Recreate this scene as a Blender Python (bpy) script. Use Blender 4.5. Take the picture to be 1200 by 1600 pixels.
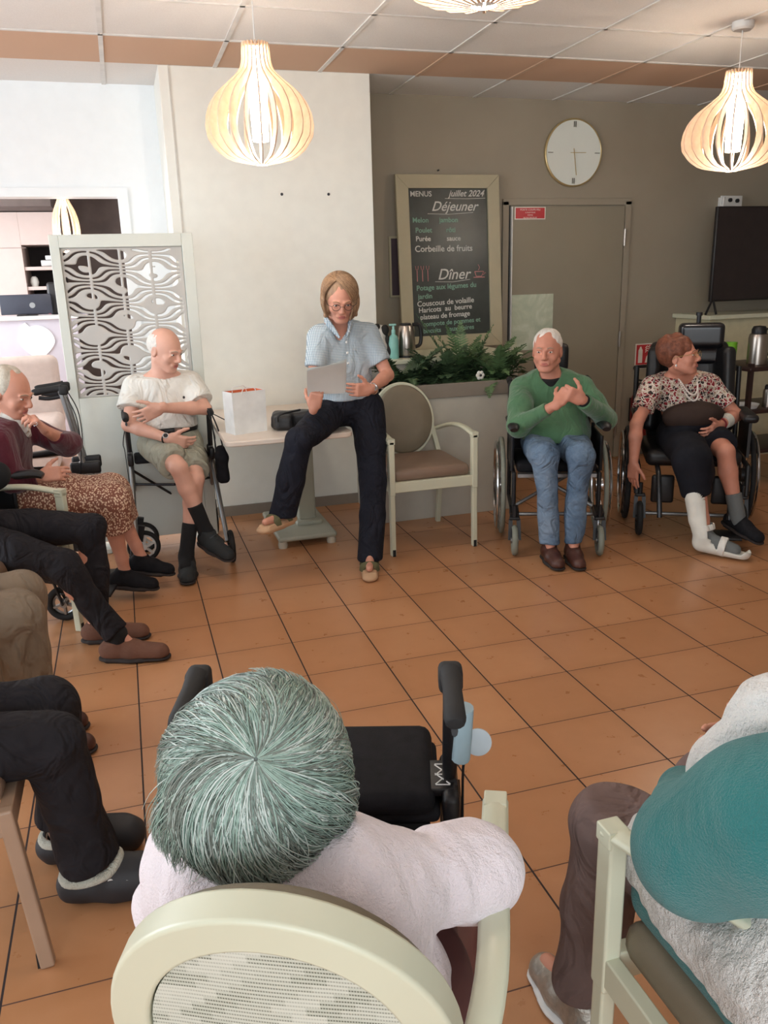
import bpy, bmesh, math, random
import numpy as np
from mathutils import Vector, Matrix

for _o in list(bpy.data.objects):
    bpy.data.objects.remove(_o)
SC = bpy.context.scene
COL = SC.collection
PI = math.pi
random.seed(7)

# ------------------------------------------------------------------ camera
CAM_YAW, CAM_PITCH, CAM_ROLL, CAM_H = .2944, -.2813, -.0284, 1.5693
cam = bpy.data.objects.new('camera', bpy.data.cameras.new('camera'))
COL.objects.link(cam)
_F = Vector((math.sin(CAM_YAW)*math.cos(CAM_PITCH), math.cos(CAM_YAW)*math.cos(CAM_PITCH), math.sin(CAM_PITCH)))
_R0 = Vector((math.cos(CAM_YAW), -math.sin(CAM_YAW), 0)); _U0 = _R0.cross(_F)
_R = math.cos(CAM_ROLL)*_R0 + math.sin(CAM_ROLL)*_U0
_U = -math.sin(CAM_ROLL)*_R0 + math.cos(CAM_ROLL)*_U0
cam.matrix_world = Matrix(((_R.x, _U.x, -_F.x, 0), (_R.y, _U.y, -_F.y, 0), (_R.z, _U.z, -_F.z, CAM_H), (0, 0, 0, 1)))
cam.data.sensor_fit = 'VERTICAL'; cam.data.sensor_height = 36
cam.data.lens = 36*1285.26/1600; cam.data.clip_start = .02
SC.camera = cam

# ------------------------------------------------------------------ world, daylight, exposure
SC.view_settings.view_transform = 'Standard'; SC.view_settings.look = 'None'
SC.view_settings.gamma = 1; SC.view_settings.use_curve_mapping = False
SC.view_settings.exposure = 0.58
W = bpy.data.worlds.new('world'); SC.world = W; W.use_nodes = True
W.node_tree.nodes['Background'].inputs[0].default_value = (.75, .87, 1, 1)
W.node_tree.nodes['Background'].inputs[1].default_value = .6

def area_light(name, loc, target, sx, sy, power, color):
    l = bpy.data.lights.new(name, 'AREA'); l.shape = 'RECTANGLE'; l.size = sx; l.size_y = sy
    l.energy = power; l.color = color
    o = bpy.data.objects.new(name, l); COL.objects.link(o); o.location = loc
    o.rotation_euler = (Vector(target)-Vector(loc)).to_track_quat('-Z', 'Y').to_euler()
    return o
DAY = (.86, .94, 1)
area_light('daylight_left_window', (-3.05, 3.2, 1.55), (0, 3.2, 1.3), 3.2, 1.7, 78, DAY)
area_light('daylight_rear_window', (-.6, -2.35, 1.6), (.6, 2, 1.2), 3.6, 1.8, 62, (.9, .96, 1))
area_light('daylight_lobby', (-2.85, 8.6, 1.6), (0, 8.4, 1.2), 3.0, 1.8, 115, (.92, .96, 1))

# ------------------------------------------------------------------ node materials
def srgb(r, g, b):
    def f(c):
        c = c/255.
        return c/12.92 if c <= .04045 else ((c+.055)/1.055)**2.4
    return (f(r), f(g), f(b), 1)

class NT:
    def __init__(s, name):
        s.m = bpy.data.materials.new(name); s.m.use_nodes = True
        s.t = s.m.node_tree; s.b = s.t.nodes['Principled BSDF']
    def n(s, typ, **kw):
        x = s.t.nodes.new(typ)
        for k, v in kw.items(): setattr(x, k, v)
        return x
    def link(s, a, b): s.t.links.new(a, b)
    def val(s, sock, v):
        if hasattr(v, 'is_output') or isinstance(v, bpy.types.NodeSocket): s.link(v, sock)
        else: sock.default_value = v
    def math(s, op, a, b=None, c=None):
        x = s.n('ShaderNodeMath', operation=op); s.val(x.inputs[0], a)
        if b is not None: s.val(x.inputs[1], b)
        if c is not None: s.val(x.inputs[2], c)
        return x.outputs[0]
    def coords(s, scale=(1, 1, 1), kind='Object'):
        tc = s.n('ShaderNodeTexCoord'); mp = s.n('ShaderNodeMapping'); s.link(tc.outputs[kind], mp.inputs[0])
        mp.inputs['Scale'].default_value = scale
        return mp.outputs[0]
    def noise(s, vec, scale, detail=3, rough=.5, dist=0):
        x = s.n('ShaderNodeTexNoise'); s.link(vec, x.inputs['Vector']); x.inputs['Scale'].default_value = scale
        x.inputs['Detail'].default_value = detail; x.inputs['Roughness'].default_value = rough
        x.inputs['Distortion'].default_value = dist
        return x.outputs['Fac']
    def ramp(s, fac, stops, interp='LINEAR'):
        x = s.n('ShaderNodeValToRGB'); s.link(fac, x.inputs[0]); x.color_ramp.interpolation = interp
        e = x.color_ramp.elements
        while len(e) < len(stops): e.new(.5)
        for i, (p, c) in enumerate(stops): e[i].position = p; e[i].color = c
        return x.outputs[0]
    def mix(s, fac, a, b):
        x = s.n('ShaderNodeMix', data_type='RGBA'); s.val(x.inputs[0], fac); s.val(x.inputs[6], a); s.val(x.inputs[7], b)
        return x.outputs[2]
    def bump(s, h, strength=.3, dist=.01):
        x = s.n('ShaderNodeBump'); s.link(h, x.inputs['Height']); x.inputs['Strength'].default_value = strength
        x.inputs['Distance'].default_value = dist; s.link(x.outputs[0], s.b.inputs['Normal'])
    def set(s, col=None, rough=.6, metal=0, spec=.5, **kw):
        if col is not None: s.val(s.b.inputs['Base Color'], col)
        s.val(s.b.inputs['Roughness'], rough); s.b.inputs['Metallic'].default_value = metal
        s.b.inputs['Specular IOR Level'].default_value = spec
        for k, v in kw.items(): s.b.inputs[k].default_value = v
        return s.m

def mk(name, c, rough=.6, metal=0, var=.08, vs=12, bump=0, bs=60, spec=.5, stretch=(1, 1, 1), bd=.004, fold=0, **kw):
    """plain material with gentle procedural colour variation and bump"""
    t = NT(name); v = t.coords(stretch); c = srgb(*c)
    a = tuple(x*(1-var) for x in c[:3])+(1,); b = tuple(min(1, x*(1+var)) for x in c[:3])+(1,)
    col = t.ramp(t.noise(v, vs), [(.3, a), (.7, b)])
    if fold: t.bump(t.math('ADD', t.math('MULTIPLY', t.noise(t.coords((1, 1, .6)), 11, 2, .5, 1.6), fold), t.math('MULTIPLY', t.noise(v, bs, 3, .6), bump*bd/.03)), 1, .03)
    elif bump: t.bump(t.noise(v, bs, 4, .6), bump, bd)
    return t.set(col, rough, metal, spec, **kw)

def glow(name, c, strength):
    t = NT(name); t.set(srgb(*c), .5)
    t.b.inputs['Emission Color'].default_value = srgb(*c); t.b.inputs['Emission Strength'].default_value = strength
    return t.m

# ------------------------------------------------------------------ objects
def tag(o, label=None, cat=None, group=None, kind=None):
    if label: o['label'] = label
    if cat: o['category'] = cat
    if group: o['group'] = group
    if kind: o['kind'] = kind
    return o
def thing(name, label, cat, loc=(0, 0, 0), rotz=0, group=None):
    o = bpy.data.objects.new(name, None); COL.objects.link(o); o.empty_display_size = .1
    o.location = loc; o.rotation_euler = (0, 0, rotz)
    return tag(o, label, cat, group)
def raw(name, verts, faces, m, parent=None, smooth=40, world=False):
    me = bpy.data.meshes.new(name)
    v = np.asarray(verts, dtype=np.float64).reshape(-1, 3)
    if world and parent is not None:
        q = parent
        while q is not None: v = v-np.array(q.location); q = q.parent
    me.from_pydata(v.tolist(), [], faces if isinstance(faces, list) else faces.tolist())
    ms = m if isinstance(m, (list, tuple)) else [m]
    for x in ms: me.materials.append(x)
    if smooth:
        me.polygons.foreach_set('use_smooth', [True]*len(me.polygons))
        if smooth < 180: me.set_sharp_from_angle(angle=math.radians(smooth))
    o = bpy.data.objects.new(name, me); COL.objects.link(o)
    if parent is not None: o.parent = parent
    return o
def copy_tree(o, parent=None):
    c = o.copy(); COL.objects.link(c); c.parent = parent
    for ch in [x for x in bpy.data.objects if x.parent == o]: copy_tree(ch, c)
    return c

def V3(*a): return np.array(a, float)
def unit(a):
    a = np.asarray(a, float); return a/np.linalg.norm(a)
def spline(pts, n=6, closed=False):
    P = [np.asarray(p, float) for p in pts]
    if len(P) < 3: return P
    out = []; N = len(P)
    rng = range(N) if closed else range(N-1)
    for i in rng:
        if closed: a, b, c, d = P[(i-1) % N], P[i], P[(i+1) % N], P[(i+2) % N]
        else: a, b, c, d = P[max(i-1, 0)], P[i], P[i+1], P[min(i+2, N-1)]
        for k in range(n):
            t = k/n
            out.append(.5*((2*b)+(-a+c)*t+(2*a-5*b+4*c-d)*t*t+(-a+3*b-3*c+d)*t**3))
    if not closed: out.append(P[-1])
    return out

class MB:
    def __init__(s): s.v = []; s.f = []; s.mi = []; s.cur = 0
    def add(s, vs, fs):
        o = len(s.v); s.v += [tuple(map(float, p)) for p in vs]; s.f += [[i+o for i in f] for f in fs]
        s.mi += [s.cur]*len(fs); return s
    def box(s, c, d, R=None, taper=None):
        h = np.array(d)/2.; vs = []
        for sx, sy, sz in ((-1,-1,-1),(1,-1,-1),(1,1,-1),(-1,1,-1),(-1,-1,1),(1,-1,1),(1,1,1),(-1,1,1)):
            q = h*np.array([sx, sy, sz])
            if taper and sz < 0: q[:2] *= taper
            if R is not None: q = np.array(R) @ q
            vs.append(np.array(c)+q)
        return s.add(vs, [[0,3,2,1],[4,5,6,7],[0,1,5,4],[1,2,6,5],[2,3,7,6],[3,0,4,7]])
    def bb(s, x0, x1, y0, y1, z0, z1): return s.box(((x0+x1)/2, (y0+y1)/2, (z0+z1)/2), (x1-x0, y1-y0, z1-z0))
    def rbox(s, c, d, r, R=None, seg=3):
        """box with rounded vertical and horizontal edges"""
        bm = bmesh.new(); bmesh.ops.create_cube(bm, size=1)
        for v in bm.verts: v.co = Vector((v.co.x*d[0], v.co.y*d[1], v.co.z*d[2]))
        bmesh.ops.bevel(bm, geom=bm.edges[:], offset=r, segments=seg, profile=.5, affect='EDGES')
        R = np.eye(3) if R is None else np.array(R)
        vs = [R @ np.array(v.co)+np.array(c) for v in bm.verts]
        fs = [[v.index for v in f.verts] for f in bm.faces]; bm.free()
        return s.add(vs, fs)
    def bar(s, a, b, w, h, up=(0, 0, 1)):
        a = np.array(a, float); b = np.array(b, float); d = b-a; L = np.linalg.norm(d); z = d/L
        x = np.cross(np.array(up, float), z)
        if np.linalg.norm(x) < 1e-4: x = np.cross(V3(0, 1, 0), z)
        x = unit(x); y = np.cross(z, x)
        return s.box((a+b)/2, (w, h, L), np.stack([x, y, z], 1))
    def tube(s, pts, r, seg=10, closed=False, n=0, flat=None):
        if n: 
            m0 = len(pts); 
            if hasattr(r, '__len__'):
                R = np.interp(np.linspace(0, m0-1, (m0-1)*n+1), range(m0), r)
            pts = spline(pts, n, closed)
            if hasattr(r, '__len__'): r = list(R)
        P = [np.asarray(p, float) for p in pts]; N = len(P)
        rr = list(r) if hasattr(r, '__len__') else [r]*N
        vs = []; prev = None
        for i in range(N):
            if closed: t = P[(i+1) % N]-P[i-1]
            else: t = P[min(i+1, N-1)]-P[max(i-1, 0)]
            t = unit(t)
            if prev is None:
                u = np.cross(t, V3(0, 0, 1))
                if np.linalg.norm(u) < .05: u = np.cross(t, V3(0, 1, 0))
            else: u = prev-t*(prev @ t)
            u = unit(u); prev = u; w = np.cross(t, u)
            for k in range(seg):
                a = 2*PI*k/seg; vs.append(P[i]+rr[i]*(math.cos(a)*u+math.sin(a)*w*(flat or 1)))
        fs = []
        for i in range(N if closed else N-1):
            for k in range(seg):
                k2 = (k+1) % seg; j = (i+1) % N
                fs.append([i*seg+k, i*seg+k2, j*seg+k2, j*seg+k])
        if not closed: fs += [list(range(seg))[::-1], [(N-1)*seg+k for k in range(seg)]]
        return s.add(vs, fs)
    def cyl(s, a, b, r0, r1=None, seg=20): return s.tube([a, b], [r0, r0 if r1 is None else r1], seg)
    def lathe(s, prof, c=(0, 0, 0), seg=28, axis=(0, 0, 1), close=False):
        ax = unit(axis); u = np.cross(ax, V3(1, 0, 0))
        if np.linalg.norm(u) < .1: u = np.cross(ax, V3(0, 1, 0))
        u = unit(u); w = np.cross(ax, u); c = np.array(c, float); vs = []; n = len(prof)
        for k in range(seg):
            a = 2*PI*k/seg; d = math.cos(a)*u+math.sin(a)*w
            for r, z in prof: vs.append(c+d*r+ax*z)
        fs = []
        for k in range(seg):
            k2 = (k+1) % seg
            for i in range(n if close else n-1):
                j = (i+1) % n; fs.append([k*n+i, k2*n+i, k2*n+j, k*n+j])
        if not close:
            if prof[0][0] > 1e-6: fs.append([k*n for k in range(seg)][::-1])
            if prof[-1][0] > 1e-6: fs.append([k*n+n-1 for k in range(seg)])
        return s.add(vs, fs)
    def torus(s, c, R, r, axis=(0, 0, 1), seg=40, ms=8, sx=1, sy=1, u=None):
        ax = unit(axis)
        if u is None:
            u = np.cross(ax, V3(0, 0, 1))
            if np.linalg.norm(u) < .1: u = V3(1, 0, 0)
        u = unit(u); w = np.cross(ax, u)
        pts = [np.array(c)+R*(sx*math.cos(2*PI*k/seg)*u+sy*math.sin(2*PI*k/seg)*w) for k in range(seg)]
        return s.tube(pts, r, ms, closed=True)
    def ell(s, c, r, R=None, seg=20, rings=12):
        vs = []; R = np.eye(3) if R is None else np.array(R)
        for i in range(rings+1):
            t = PI*i/rings
            for k in range(seg):
                a = 2*PI*k/seg
                vs.append(np.array(c)+R @ (np.array(r)*V3(math.sin(t)*math.cos(a), math.sin(t)*math.sin(a), math.cos(t))))
        fs = []
        for i in range(rings):
            for k in range(seg):
                k2 = (k+1) % seg
                fs.append([i*seg+k, (i+1)*seg+k, (i+1)*seg+k2, i*seg+k2])
        return s.add(vs, fs)
    def prism(s, pts, d):
        n = len(pts); a = [np.array(p, float) for p in pts]; d = np.array(d, float)
        vs = a+[p+d for p in a]
        fs = [list(range(n))[::-1], [n+i for i in range(n)]]+[[i, (i+1) % n, n+(i+1) % n, n+i] for i in range(n)]
        return s.add(vs, fs)
    def quad(s, a, b, c, d): return s.add([a, b, c, d], [[0, 1, 2, 3]])
    def build(s, name, m, parent=None, smooth=40, bevel=0, seg=2, world=False):
        o = raw(name, s.v, s.f, m, parent, smooth, world)
        if isinstance(m, (list, tuple)): o.data.polygons.foreach_set('material_index', s.mi)
        if bevel:
            b = o.modifiers.new('bevel', 'BEVEL'); b.width = bevel; b.segments = seg; b.limit_method = 'ANGLE'
            b.harden_normals = True
        return o

# ------------------------------------------------------------------ volume sculpting (signed distances -> one smooth surface)
class Vol:
    def __init__(s, h=.006): s.h = h; s.ops = []
    def _add(s, op, lo, hi, fn, k): s.ops.append((op, np.array(lo, float), np.array(hi, float), fn, k))
    def cap(s, a, b, ra, rb=None, k=.015, flat=None, op='add'):
        a = np.array(a, float); b = np.array(b, float); rb = ra if rb is None else rb
        ba = b-a; L2 = ba @ ba+1e-12; R = max(ra, rb); nf = None
        if flat is not None:
            nf, fac = unit(flat[0]), flat[1]
        def fn(X, Y, Z):
            x, y, z = X-a[0], Y-a[1], Z-a[2]
            t = np.clip((x*ba[0]+y*ba[1]+z*ba[2])/L2, 0, 1)
            x = x-t*ba[0]; y = y-t*ba[1]; z = z-t*ba[2]
            if nf is not None:
                q = (x*nf[0]+y*nf[1]+z*nf[2])*(1/fac-1)
                x = x+q*nf[0]; y = y+q*nf[1]; z = z+q*nf[2]
                return (np.sqrt(x*x+y*y+z*z)-(ra+(rb-ra)*t))*min(1, fac)
            return np.sqrt(x*x+y*y+z*z)-(ra+(rb-ra)*t)
        ex = R*(max(1, flat[1]) if flat is not None else 1)
        s._add(op, np.minimum(a, b)-ex, np.maximum(a, b)+ex, fn, k); return s
    def chain(s, pts, rs, k=.012, flat=None, n=0, op='add'):
        if n:
            m0 = len(pts); rs = list(np.interp(np.linspace(0, m0-1, (m0-1)*n+1), range(m0), rs)); pts = spline(pts, n)
        for i in range(len(pts)-1): s.cap(pts[i], pts[i+1], rs[i], rs[i+1], k, flat, op)
        return s
    def ell(s, c, r, R=None, k=.015, op='add'):
        c = np.array(c, float); r = np.array(r, float); R = np.eye(3) if R is None else np.array(R)
        def fn(X, Y, Z):
            x, y, z = X-c[0], Y-c[1], Z-c[2]
            a = (x*R[0, 0]+y*R[1, 0]+z*R[2, 0]); b = (x*R[0, 1]+y*R[1, 1]+z*R[2, 1]); d = (x*R[0, 2]+y*R[1, 2]+z*R[2, 2])
            k0 = np.sqrt((a/r[0])**2+(b/r[1])**2+(d/r[2])**2); k1 = np.sqrt((a/r[0]**2)**2+(b/r[1]**2)**2+(d/r[2]**2)**2)
            return k0*(k0-1)/(k1+1e-9)
        e = np.abs(R) @ r
        s._add(op, c-e, c+e, fn, k); return s
    def box(s, c, hs, R=None, rd=.01, k=.01, op='add'):
        c = np.array(c, float); hs = np.array(hs, float)-rd; R = np.eye(3) if R is None else np.array(R)
        def fn(X, Y, Z):
            x, y, z = X-c[0], Y-c[1], Z-c[2]
            a = np.abs(x*R[0, 0]+y*R[1, 0]+z*R[2, 0])-hs[0]; b = np.abs(x*R[0, 1]+y*R[1, 1]+z*R[2, 1])-hs[1]; d = np.abs(x*R[0, 2]+y*R[1, 2]+z*R[2, 2])-hs[2]
            o = np.sqrt(np.maximum(a, 0)**2+np.maximum(b, 0)**2+np.maximum(d, 0)**2)
            return o+np.minimum(np.maximum(a, np.maximum(b, d)), 0)-rd
        e = np.abs(R) @ (hs+rd)
        s._add(op, c-e, c+e, fn, k); return s
    def cut(s, p, n, k=.004, within=None):
        """remove everything on the side of the plane the normal points to (optionally only inside a sphere)"""
        p = np.array(p, float); n = unit(n)
        if within is None:
            s._add('cutall', p, p, lambda X, Y, Z: (X-p[0])*n[0]+(Y-p[1])*n[1]+(Z-p[2])*n[2], k)
        else:
            c, r = np.array(within[0], float), within[1]
            def fn(X, Y, Z):
                pl = (X-p[0])*n[0]+(Y-p[1])*n[1]+(Z-p[2])*n[2]
                sp = np.sqrt((X-c[0])**2+(Y-c[1])**2+(Z-c[2])**2)-r
                return np.maximum(-pl, sp)
            s._add('sub', c-r, c+r, fn, k)
        return s
    def wrinkle(s, amp, freq, seed=0, aniso=(1, 1, 1)):
        rs = np.random.RandomState(seed); W_ = rs.normal(size=(7, 3)); W_ /= np.linalg.norm(W_, axis=1)[:, None]
        W_ = W_*freq*rs.uniform(.6, 1.6, (7, 1))*np.array(aniso); ph = rs.uniform(0, 6.28, 7)
        s.ops.append(('wr', None, None, (amp, W_, ph), 0)); return s
    def eval(s):
        adds = [o for o in s.ops if o[0] == 'add']
        lo = np.min([o[1] for o in adds], 0)-4*s.h; hi = np.max([o[2] for o in adds], 0)+4*s.h
        n = np.ceil((hi-lo)/s.h).astype(int)+1; s.lo = lo; s.n = n
        v = np.full(n, .2, np.float32)
        ax = [(lo[i]+np.arange(n[i])*s.h).astype(np.float32) for i in range(3)]
        for op, a, b, fn, k in s.ops:
            if op == 'wr':
                amp, W_, ph = fn
                I = np.nonzero(np.abs(v) < abs(amp)*1.5+2*s.h)
                P = np.stack([ax[0][I[0]], ax[1][I[1]], ax[2][I[2]]], 1)
                q = np.sin(P @ W_.T.astype(np.float32)+ph.astype(np.float32)).sum(1)/2.6
                v[I] += (amp*np.clip(q, -1.2, 1.2)).astype(np.float32); continue
            if op == 'cutall': i0 = np.zeros(3, int); i1 = n
            else:
                m = k+3*s.h
                i0 = np.clip(np.floor((a-m-lo)/s.h).astype(int), 0, n); i1 = np.clip(np.ceil((b+m-lo)/s.h).astype(int)+1, 0, n)
            if (i1 <= i0).any(): continue
            sl = tuple(slice(i0[j], i1[j]) for j in range(3))
            X = ax[0][sl[0]][:, None, None]; Y = ax[1][sl[1]][None, :, None]; Z = ax[2][sl[2]][None, None, :]
            d = fn(X, Y, Z).astype(np.float32); c = v[sl]
            if op == 'add':
                if k > 0: hh = np.maximum(k-np.abs(c-d), 0)/k; v[sl] = np.minimum(c, d)-hh*hh*k*.25
                else: v[sl] = np.minimum(c, d)
            else:
                if op == 'sub': d = -d
                if k > 0: hh = np.maximum(k-np.abs(c-d), 0)/k; v[sl] = np.maximum(c, d)+hh*hh*k*.25
                else: v[sl] = np.maximum(c, d)
        return v
    def surface(s):
        v = s.eval(); h = s.h; n = np.array(v.shape)
        v[0] = v[-1] = .2; v[:, 0] = v[:, -1] = .2; v[:, :, 0] = v[:, :, -1] = .2
        ins = v < 0
        cnt = np.zeros(n-1, np.int8)
        for dx in (0, 1):
            for dy in (0, 1):
                for dz in (0, 1): cnt += ins[dx:n[0]-1+dx, dy:n[1]-1+dy, dz:n[2]-1+dz]
        I = np.stack(np.nonzero((cnt > 0) & (cnt < 8)), 1)
        ids = np.full(n-1, -1, np.int32); ids[I[:, 0], I[:, 1], I[:, 2]] = np.arange(len(I))
        C8 = [(dx, dy, dz) for dx in (0, 1) for dy in (0, 1) for dz in (0, 1)]
        val = [v[I[:, 0]+c[0], I[:, 1]+c[1], I[:, 2]+c[2]] for c in C8]
        acc = np.zeros((len(I), 3)); w = np.zeros(len(I))
        for i in range(8):
            for j in range(i+1, 8):
                if sum(abs(C8[i][q]-C8[j][q]) for q in range(3)) != 1: continue
                a, b = val[i], val[j]; m = (a < 0) != (b < 0)
                t = np.where(m, a/(a-b+1e-12), 0)[:, None]
                p = np.array(C8[i])*(1-t)+np.array(C8[j])*t
                acc += np.where(m[:, None], p, 0); w += m
        P = s.lo+(I+acc/np.maximum(w, 1)[:, None])*h
        fs = []
        for axn in range(3):
            o = [0, 1, 2]; o.remove(axn); b1, b2 = o
            sl0 = [slice(1, -1)]*3; sl1 = [slice(1, -1)]*3
            sl0[axn] = slice(0, n[axn]-1); sl1[axn] = slice(1, n[axn])
            A = ins[tuple(sl0)]; B = ins[tuple(sl1)]
            E = np.stack(np.nonzero(A != B), 1)
            if not len(E): continue
            a_in = A[E[:, 0], E[:, 1], E[:, 2]]
            E = E+1; E[:, axn] -= 1
            def cid(d1, d2):
                q = E.copy(); q[:, b1] -= d1; q[:, b2] -= d2; return ids[q[:, 0], q[:, 1], q[:, 2]]
            q = np.stack([cid(1, 1), cid(0, 1), cid(0, 0), cid(1, 0)], 1)
            flip = a_in if axn != 1 else ~a_in
            q[~flip] = q[~flip][:, ::-1]
            fs.append(q)
        F = np.concatenate(fs) if fs else np.zeros((0, 4), int)
        F = F[(F >= 0).all(1)]
        return P, F
    def mesh(s, name, m, parent=None, world=True, paint=None, relax=1):
        P, F = s.surface()
        for _ in range(relax):           # light Laplacian relaxation
            acc = np.zeros_like(P); src = np.concatenate([F[:, k] for k in range(4)]); dst = np.concatenate([F[:, (k+1) % 4] for k in range(4)])
            c = np.maximum(np.bincount(src, minlength=len(P)), 1)
            for q in range(3): acc[:, q] = np.bincount(src, weights=P[dst, q], minlength=len(P))/c
            P = P*.55+.45*acc
        o = raw(name, P, F, m, parent, 180, world)
        if paint is not None:
            cen = P[F].mean(1); o.data.polygons.foreach_set('material_index', paint(cen).astype(np.int32))
        return o

def frame_from(fwd, up=(0, 0, 1)):
    """columns: right, forward, up"""
    f = unit(fwd); r = unit(np.cross(f, np.array(up, float))); u = np.cross(r, f)
    return np.stack([r, f, u], 1)

def text_mesh(name, txt, size, m, parent, origin, right, up, extrude=.0005, shear=0, align='LEFT', offset=0.0):
    cu = bpy.data.curves.new(name, 'FONT'); cu.body = txt; cu.size = size; cu.extrude = extrude; cu.shear = shear
    cu.align_x = align; cu.resolution_u = 3; cu.offset = offset
    t = bpy.data.objects.new(name+'_curve', cu); COL.objects.link(t)
    dg = bpy.context.evaluated_depsgraph_get(); e = t.evaluated_get(dg); me0 = e.to_mesh()
    vs = np.array([v.co[:] for v in me0.vertices]).reshape(-1, 3); fs = [list(p.vertices) for p in me0.polygons]
    e.to_mesh_clear(); bpy.data.objects.remove(t); bpy.data.curves.remove(cu)
    right = unit(right); up = unit(up); nn = np.cross(right, up)
    P = np.array(origin)+vs[:, :1]*right+vs[:, 1:2]*up+vs[:, 2:]*nn
    return P, fs
# ================================================================== materials
M = {}
M['cream'] = mk('cream_paint', (240, 241, 234), .55, var=.02)
M['leftwhite'] = mk('cool_white_paint', (240, 244, 246), .5, var=.015)
M['taupe'] = mk('taupe_wall_paint', (156, 147, 131), .6, var=.04, vs=3, bump=.05, bs=200)
M['taupe_door'] = mk('taupe_door_paint', (146, 138, 121), .45, var=.03, vs=4)
M['dado'] = mk('pale_low_wall_paint', (190, 187, 176), .6, var=.03)
M['trough'] = mk('grey_trough_board', (140, 131, 120), .6, var=.04)
M['chairwood'] = mk('pale_green_white_lacquered_wood', (210, 211, 188), .35, var=.03, vs=5, stretch=(1, 1, .2))
M['black'] = mk('black_plastic', (24, 24, 27), .42, var=.2, bump=.1, bs=120)
M['rubber'] = mk('black_rubber', (30, 30, 31), .75, var=.2)
M['blackfab'] = mk('black_fabric', (27, 27, 31), .8, var=.25, vs=30, bump=.25, bs=300, spec=.2)
M['greyrub'] = mk('light_grey_rubber', (136, 140, 128), .65)
M['chrome'] = mk('chrome', (205, 207, 210), .18, 1, var=.03)
M['alu'] = mk('grey_metal', (150, 152, 153), .35, .8, var=.05)
M['darkmetal'] = mk('dark_metal', (70, 72, 76), .35, .8, var=.1)
M['white'] = mk('white_plastic', (232, 232, 230), .45, var=.02)
M['steel'] = mk('brushed_steel', (176, 168, 160), .28, 1, var=.06, stretch=(1, 1, .1), vs=40)
M['skin'] = mk('skin', (208, 150, 128), .5, var=.07, vs=14, bump=.12, bs=90, spec=.35)
M['skin_pale'] = mk('pale_skin', (222, 172, 152), .5, var=.06, vs=14, bump=.15, bs=80, spec=.35)
M['skin_ruddy'] = mk('ruddy_skin', (205, 142, 120), .5, var=.08, vs=14, bump=.15, bs=80, spec=.35)
M['lips'] = mk('lips', (188, 112, 104), .5)
M['eyewhite'] = mk('eye_white', (225, 220, 214), .3)
M['iris'] = mk('dark_iris', (52, 42, 36), .3)
M['paper'] = mk('white_paper', (222, 226, 224), .7, var=.02, bump=.2, bs=10)

def floor_material():
    t = NT('terracotta_floor_tiles')
    tc = t.n('ShaderNodeTexCoord'); sp = t.n('ShaderNodeSeparateXYZ'); t.link(tc.outputs['Object'], sp.inputs[0])
    u = t.math('MULTIPLY', t.math('SUBTRACT', sp.outputs[0], .5696-3), 3)
    v = t.math('MULTIPLY', t.math('SUBTRACT', sp.outputs[1], 4.0169-12), 3)
    fu = t.math('FRACT', u); fv = t.math('FRACT', v)
    du = t.math('MINIMUM', fu, t.math('SUBTRACT', 1, fu)); dv = t.math('MINIMUM', fv, t.math('SUBTRACT', 1, fv))
    gu = t.math('LESS_THAN', du, .0085); gv = t.math('LESS_THAN', dv, .0062)
    g = t.math('MAXIMUM', gu, gv)
    cb = t.n('ShaderNodeCombineXYZ'); t.link(t.math('FLOOR', u), cb.inputs[0]); t.link(t.math('FLOOR', v), cb.inputs[1])
    wn = t.n('ShaderNodeTexWhiteNoise'); t.link(cb.outputs[0], wn.inputs['Vector'])
    n1 = t.noise(tc.outputs['Object'], 2.2, 4); n2 = t.noise(tc.outputs['Object'], 14, 5, .6)
    f = t.math('ADD', t.math('MULTIPLY', wn.outputs['Value'], .3), t.math('ADD', t.math('MULTIPLY', n1, .45), t.math('MULTIPLY', n2, .3)))
    # tile edges fired slightly darker than their middle
    edge = t.math('MULTIPLY', t.math('SUBTRACT', .5, t.math('MINIMUM', t.math('MULTIPLY', t.math('MINIMUM', du, dv), 3), .5)), .28)
    f = t.math('SUBTRACT', f, edge)
    col = t.ramp(f, [(.25, srgb(178, 126, 86)), (.5, srgb(187, 134, 94)), (.85, srgb(198, 147, 106))])
    c = t.mix(g, col, t.mix(gu, srgb(88, 58, 46), srgb(38, 22, 22)))
    r = t.math('ADD', t.math('MULTIPLY', n2, .16), t.math('ADD', t.math('MULTIPLY', g, .4), .22))
    h = t.math('SUBTRACT', t.math('MULTIPLY', n1, .12), t.math('MULTIPLY', g, 1.0)); t.bump(h, .35, .002)
    return t.set(c, r, 0, .5)
M['floor'] = floor_material()

def ceiling_material():
    t = NT('mineral_ceiling_tiles')
    v = t.coords(); n = t.noise(v, 260, 3, .7)
    sp = t.n('ShaderNodeSeparateXYZ'); t.link(v, sp.inputs[0])
    band = t.math('MULTIPLY', t.math('GREATER_THAN', sp.outputs[1], 4.925), t.math('LESS_THAN', sp.outputs[1], 5.52))
    c = t.mix(band, t.ramp(n, [(.3, srgb(216, 213, 210)), (.6, srgb(228, 225, 222))]), srgb(205, 172, 148))
    t.bump(n, .2, .001)
    return t.set(c, .8, 0, .2)
M['ceil'] = ceiling_material()
M['tbar'] = mk('white_ceiling_runner', (214, 211, 207), .5)
M['tbar_peach'] = mk('peach_ceiling_runner', (198, 166, 142), .5)

def st(name, mb, m, parent=None, **k): 
    o = mb.build(name, m, parent, **k)
    if parent is None: o['kind'] = 'structure'
    return o
YB, HC = 6.08, 2.79
# ================================================================== shell
st('floor', MB().bb(-3.2, 6.6, -2.6, 12.3, -.1, 0), M['floor'])
st('ceiling', MB().bb(-3.2, 6.6, -2.6, YB+.12, HC, HC+.1), M['ceil'])
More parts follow.
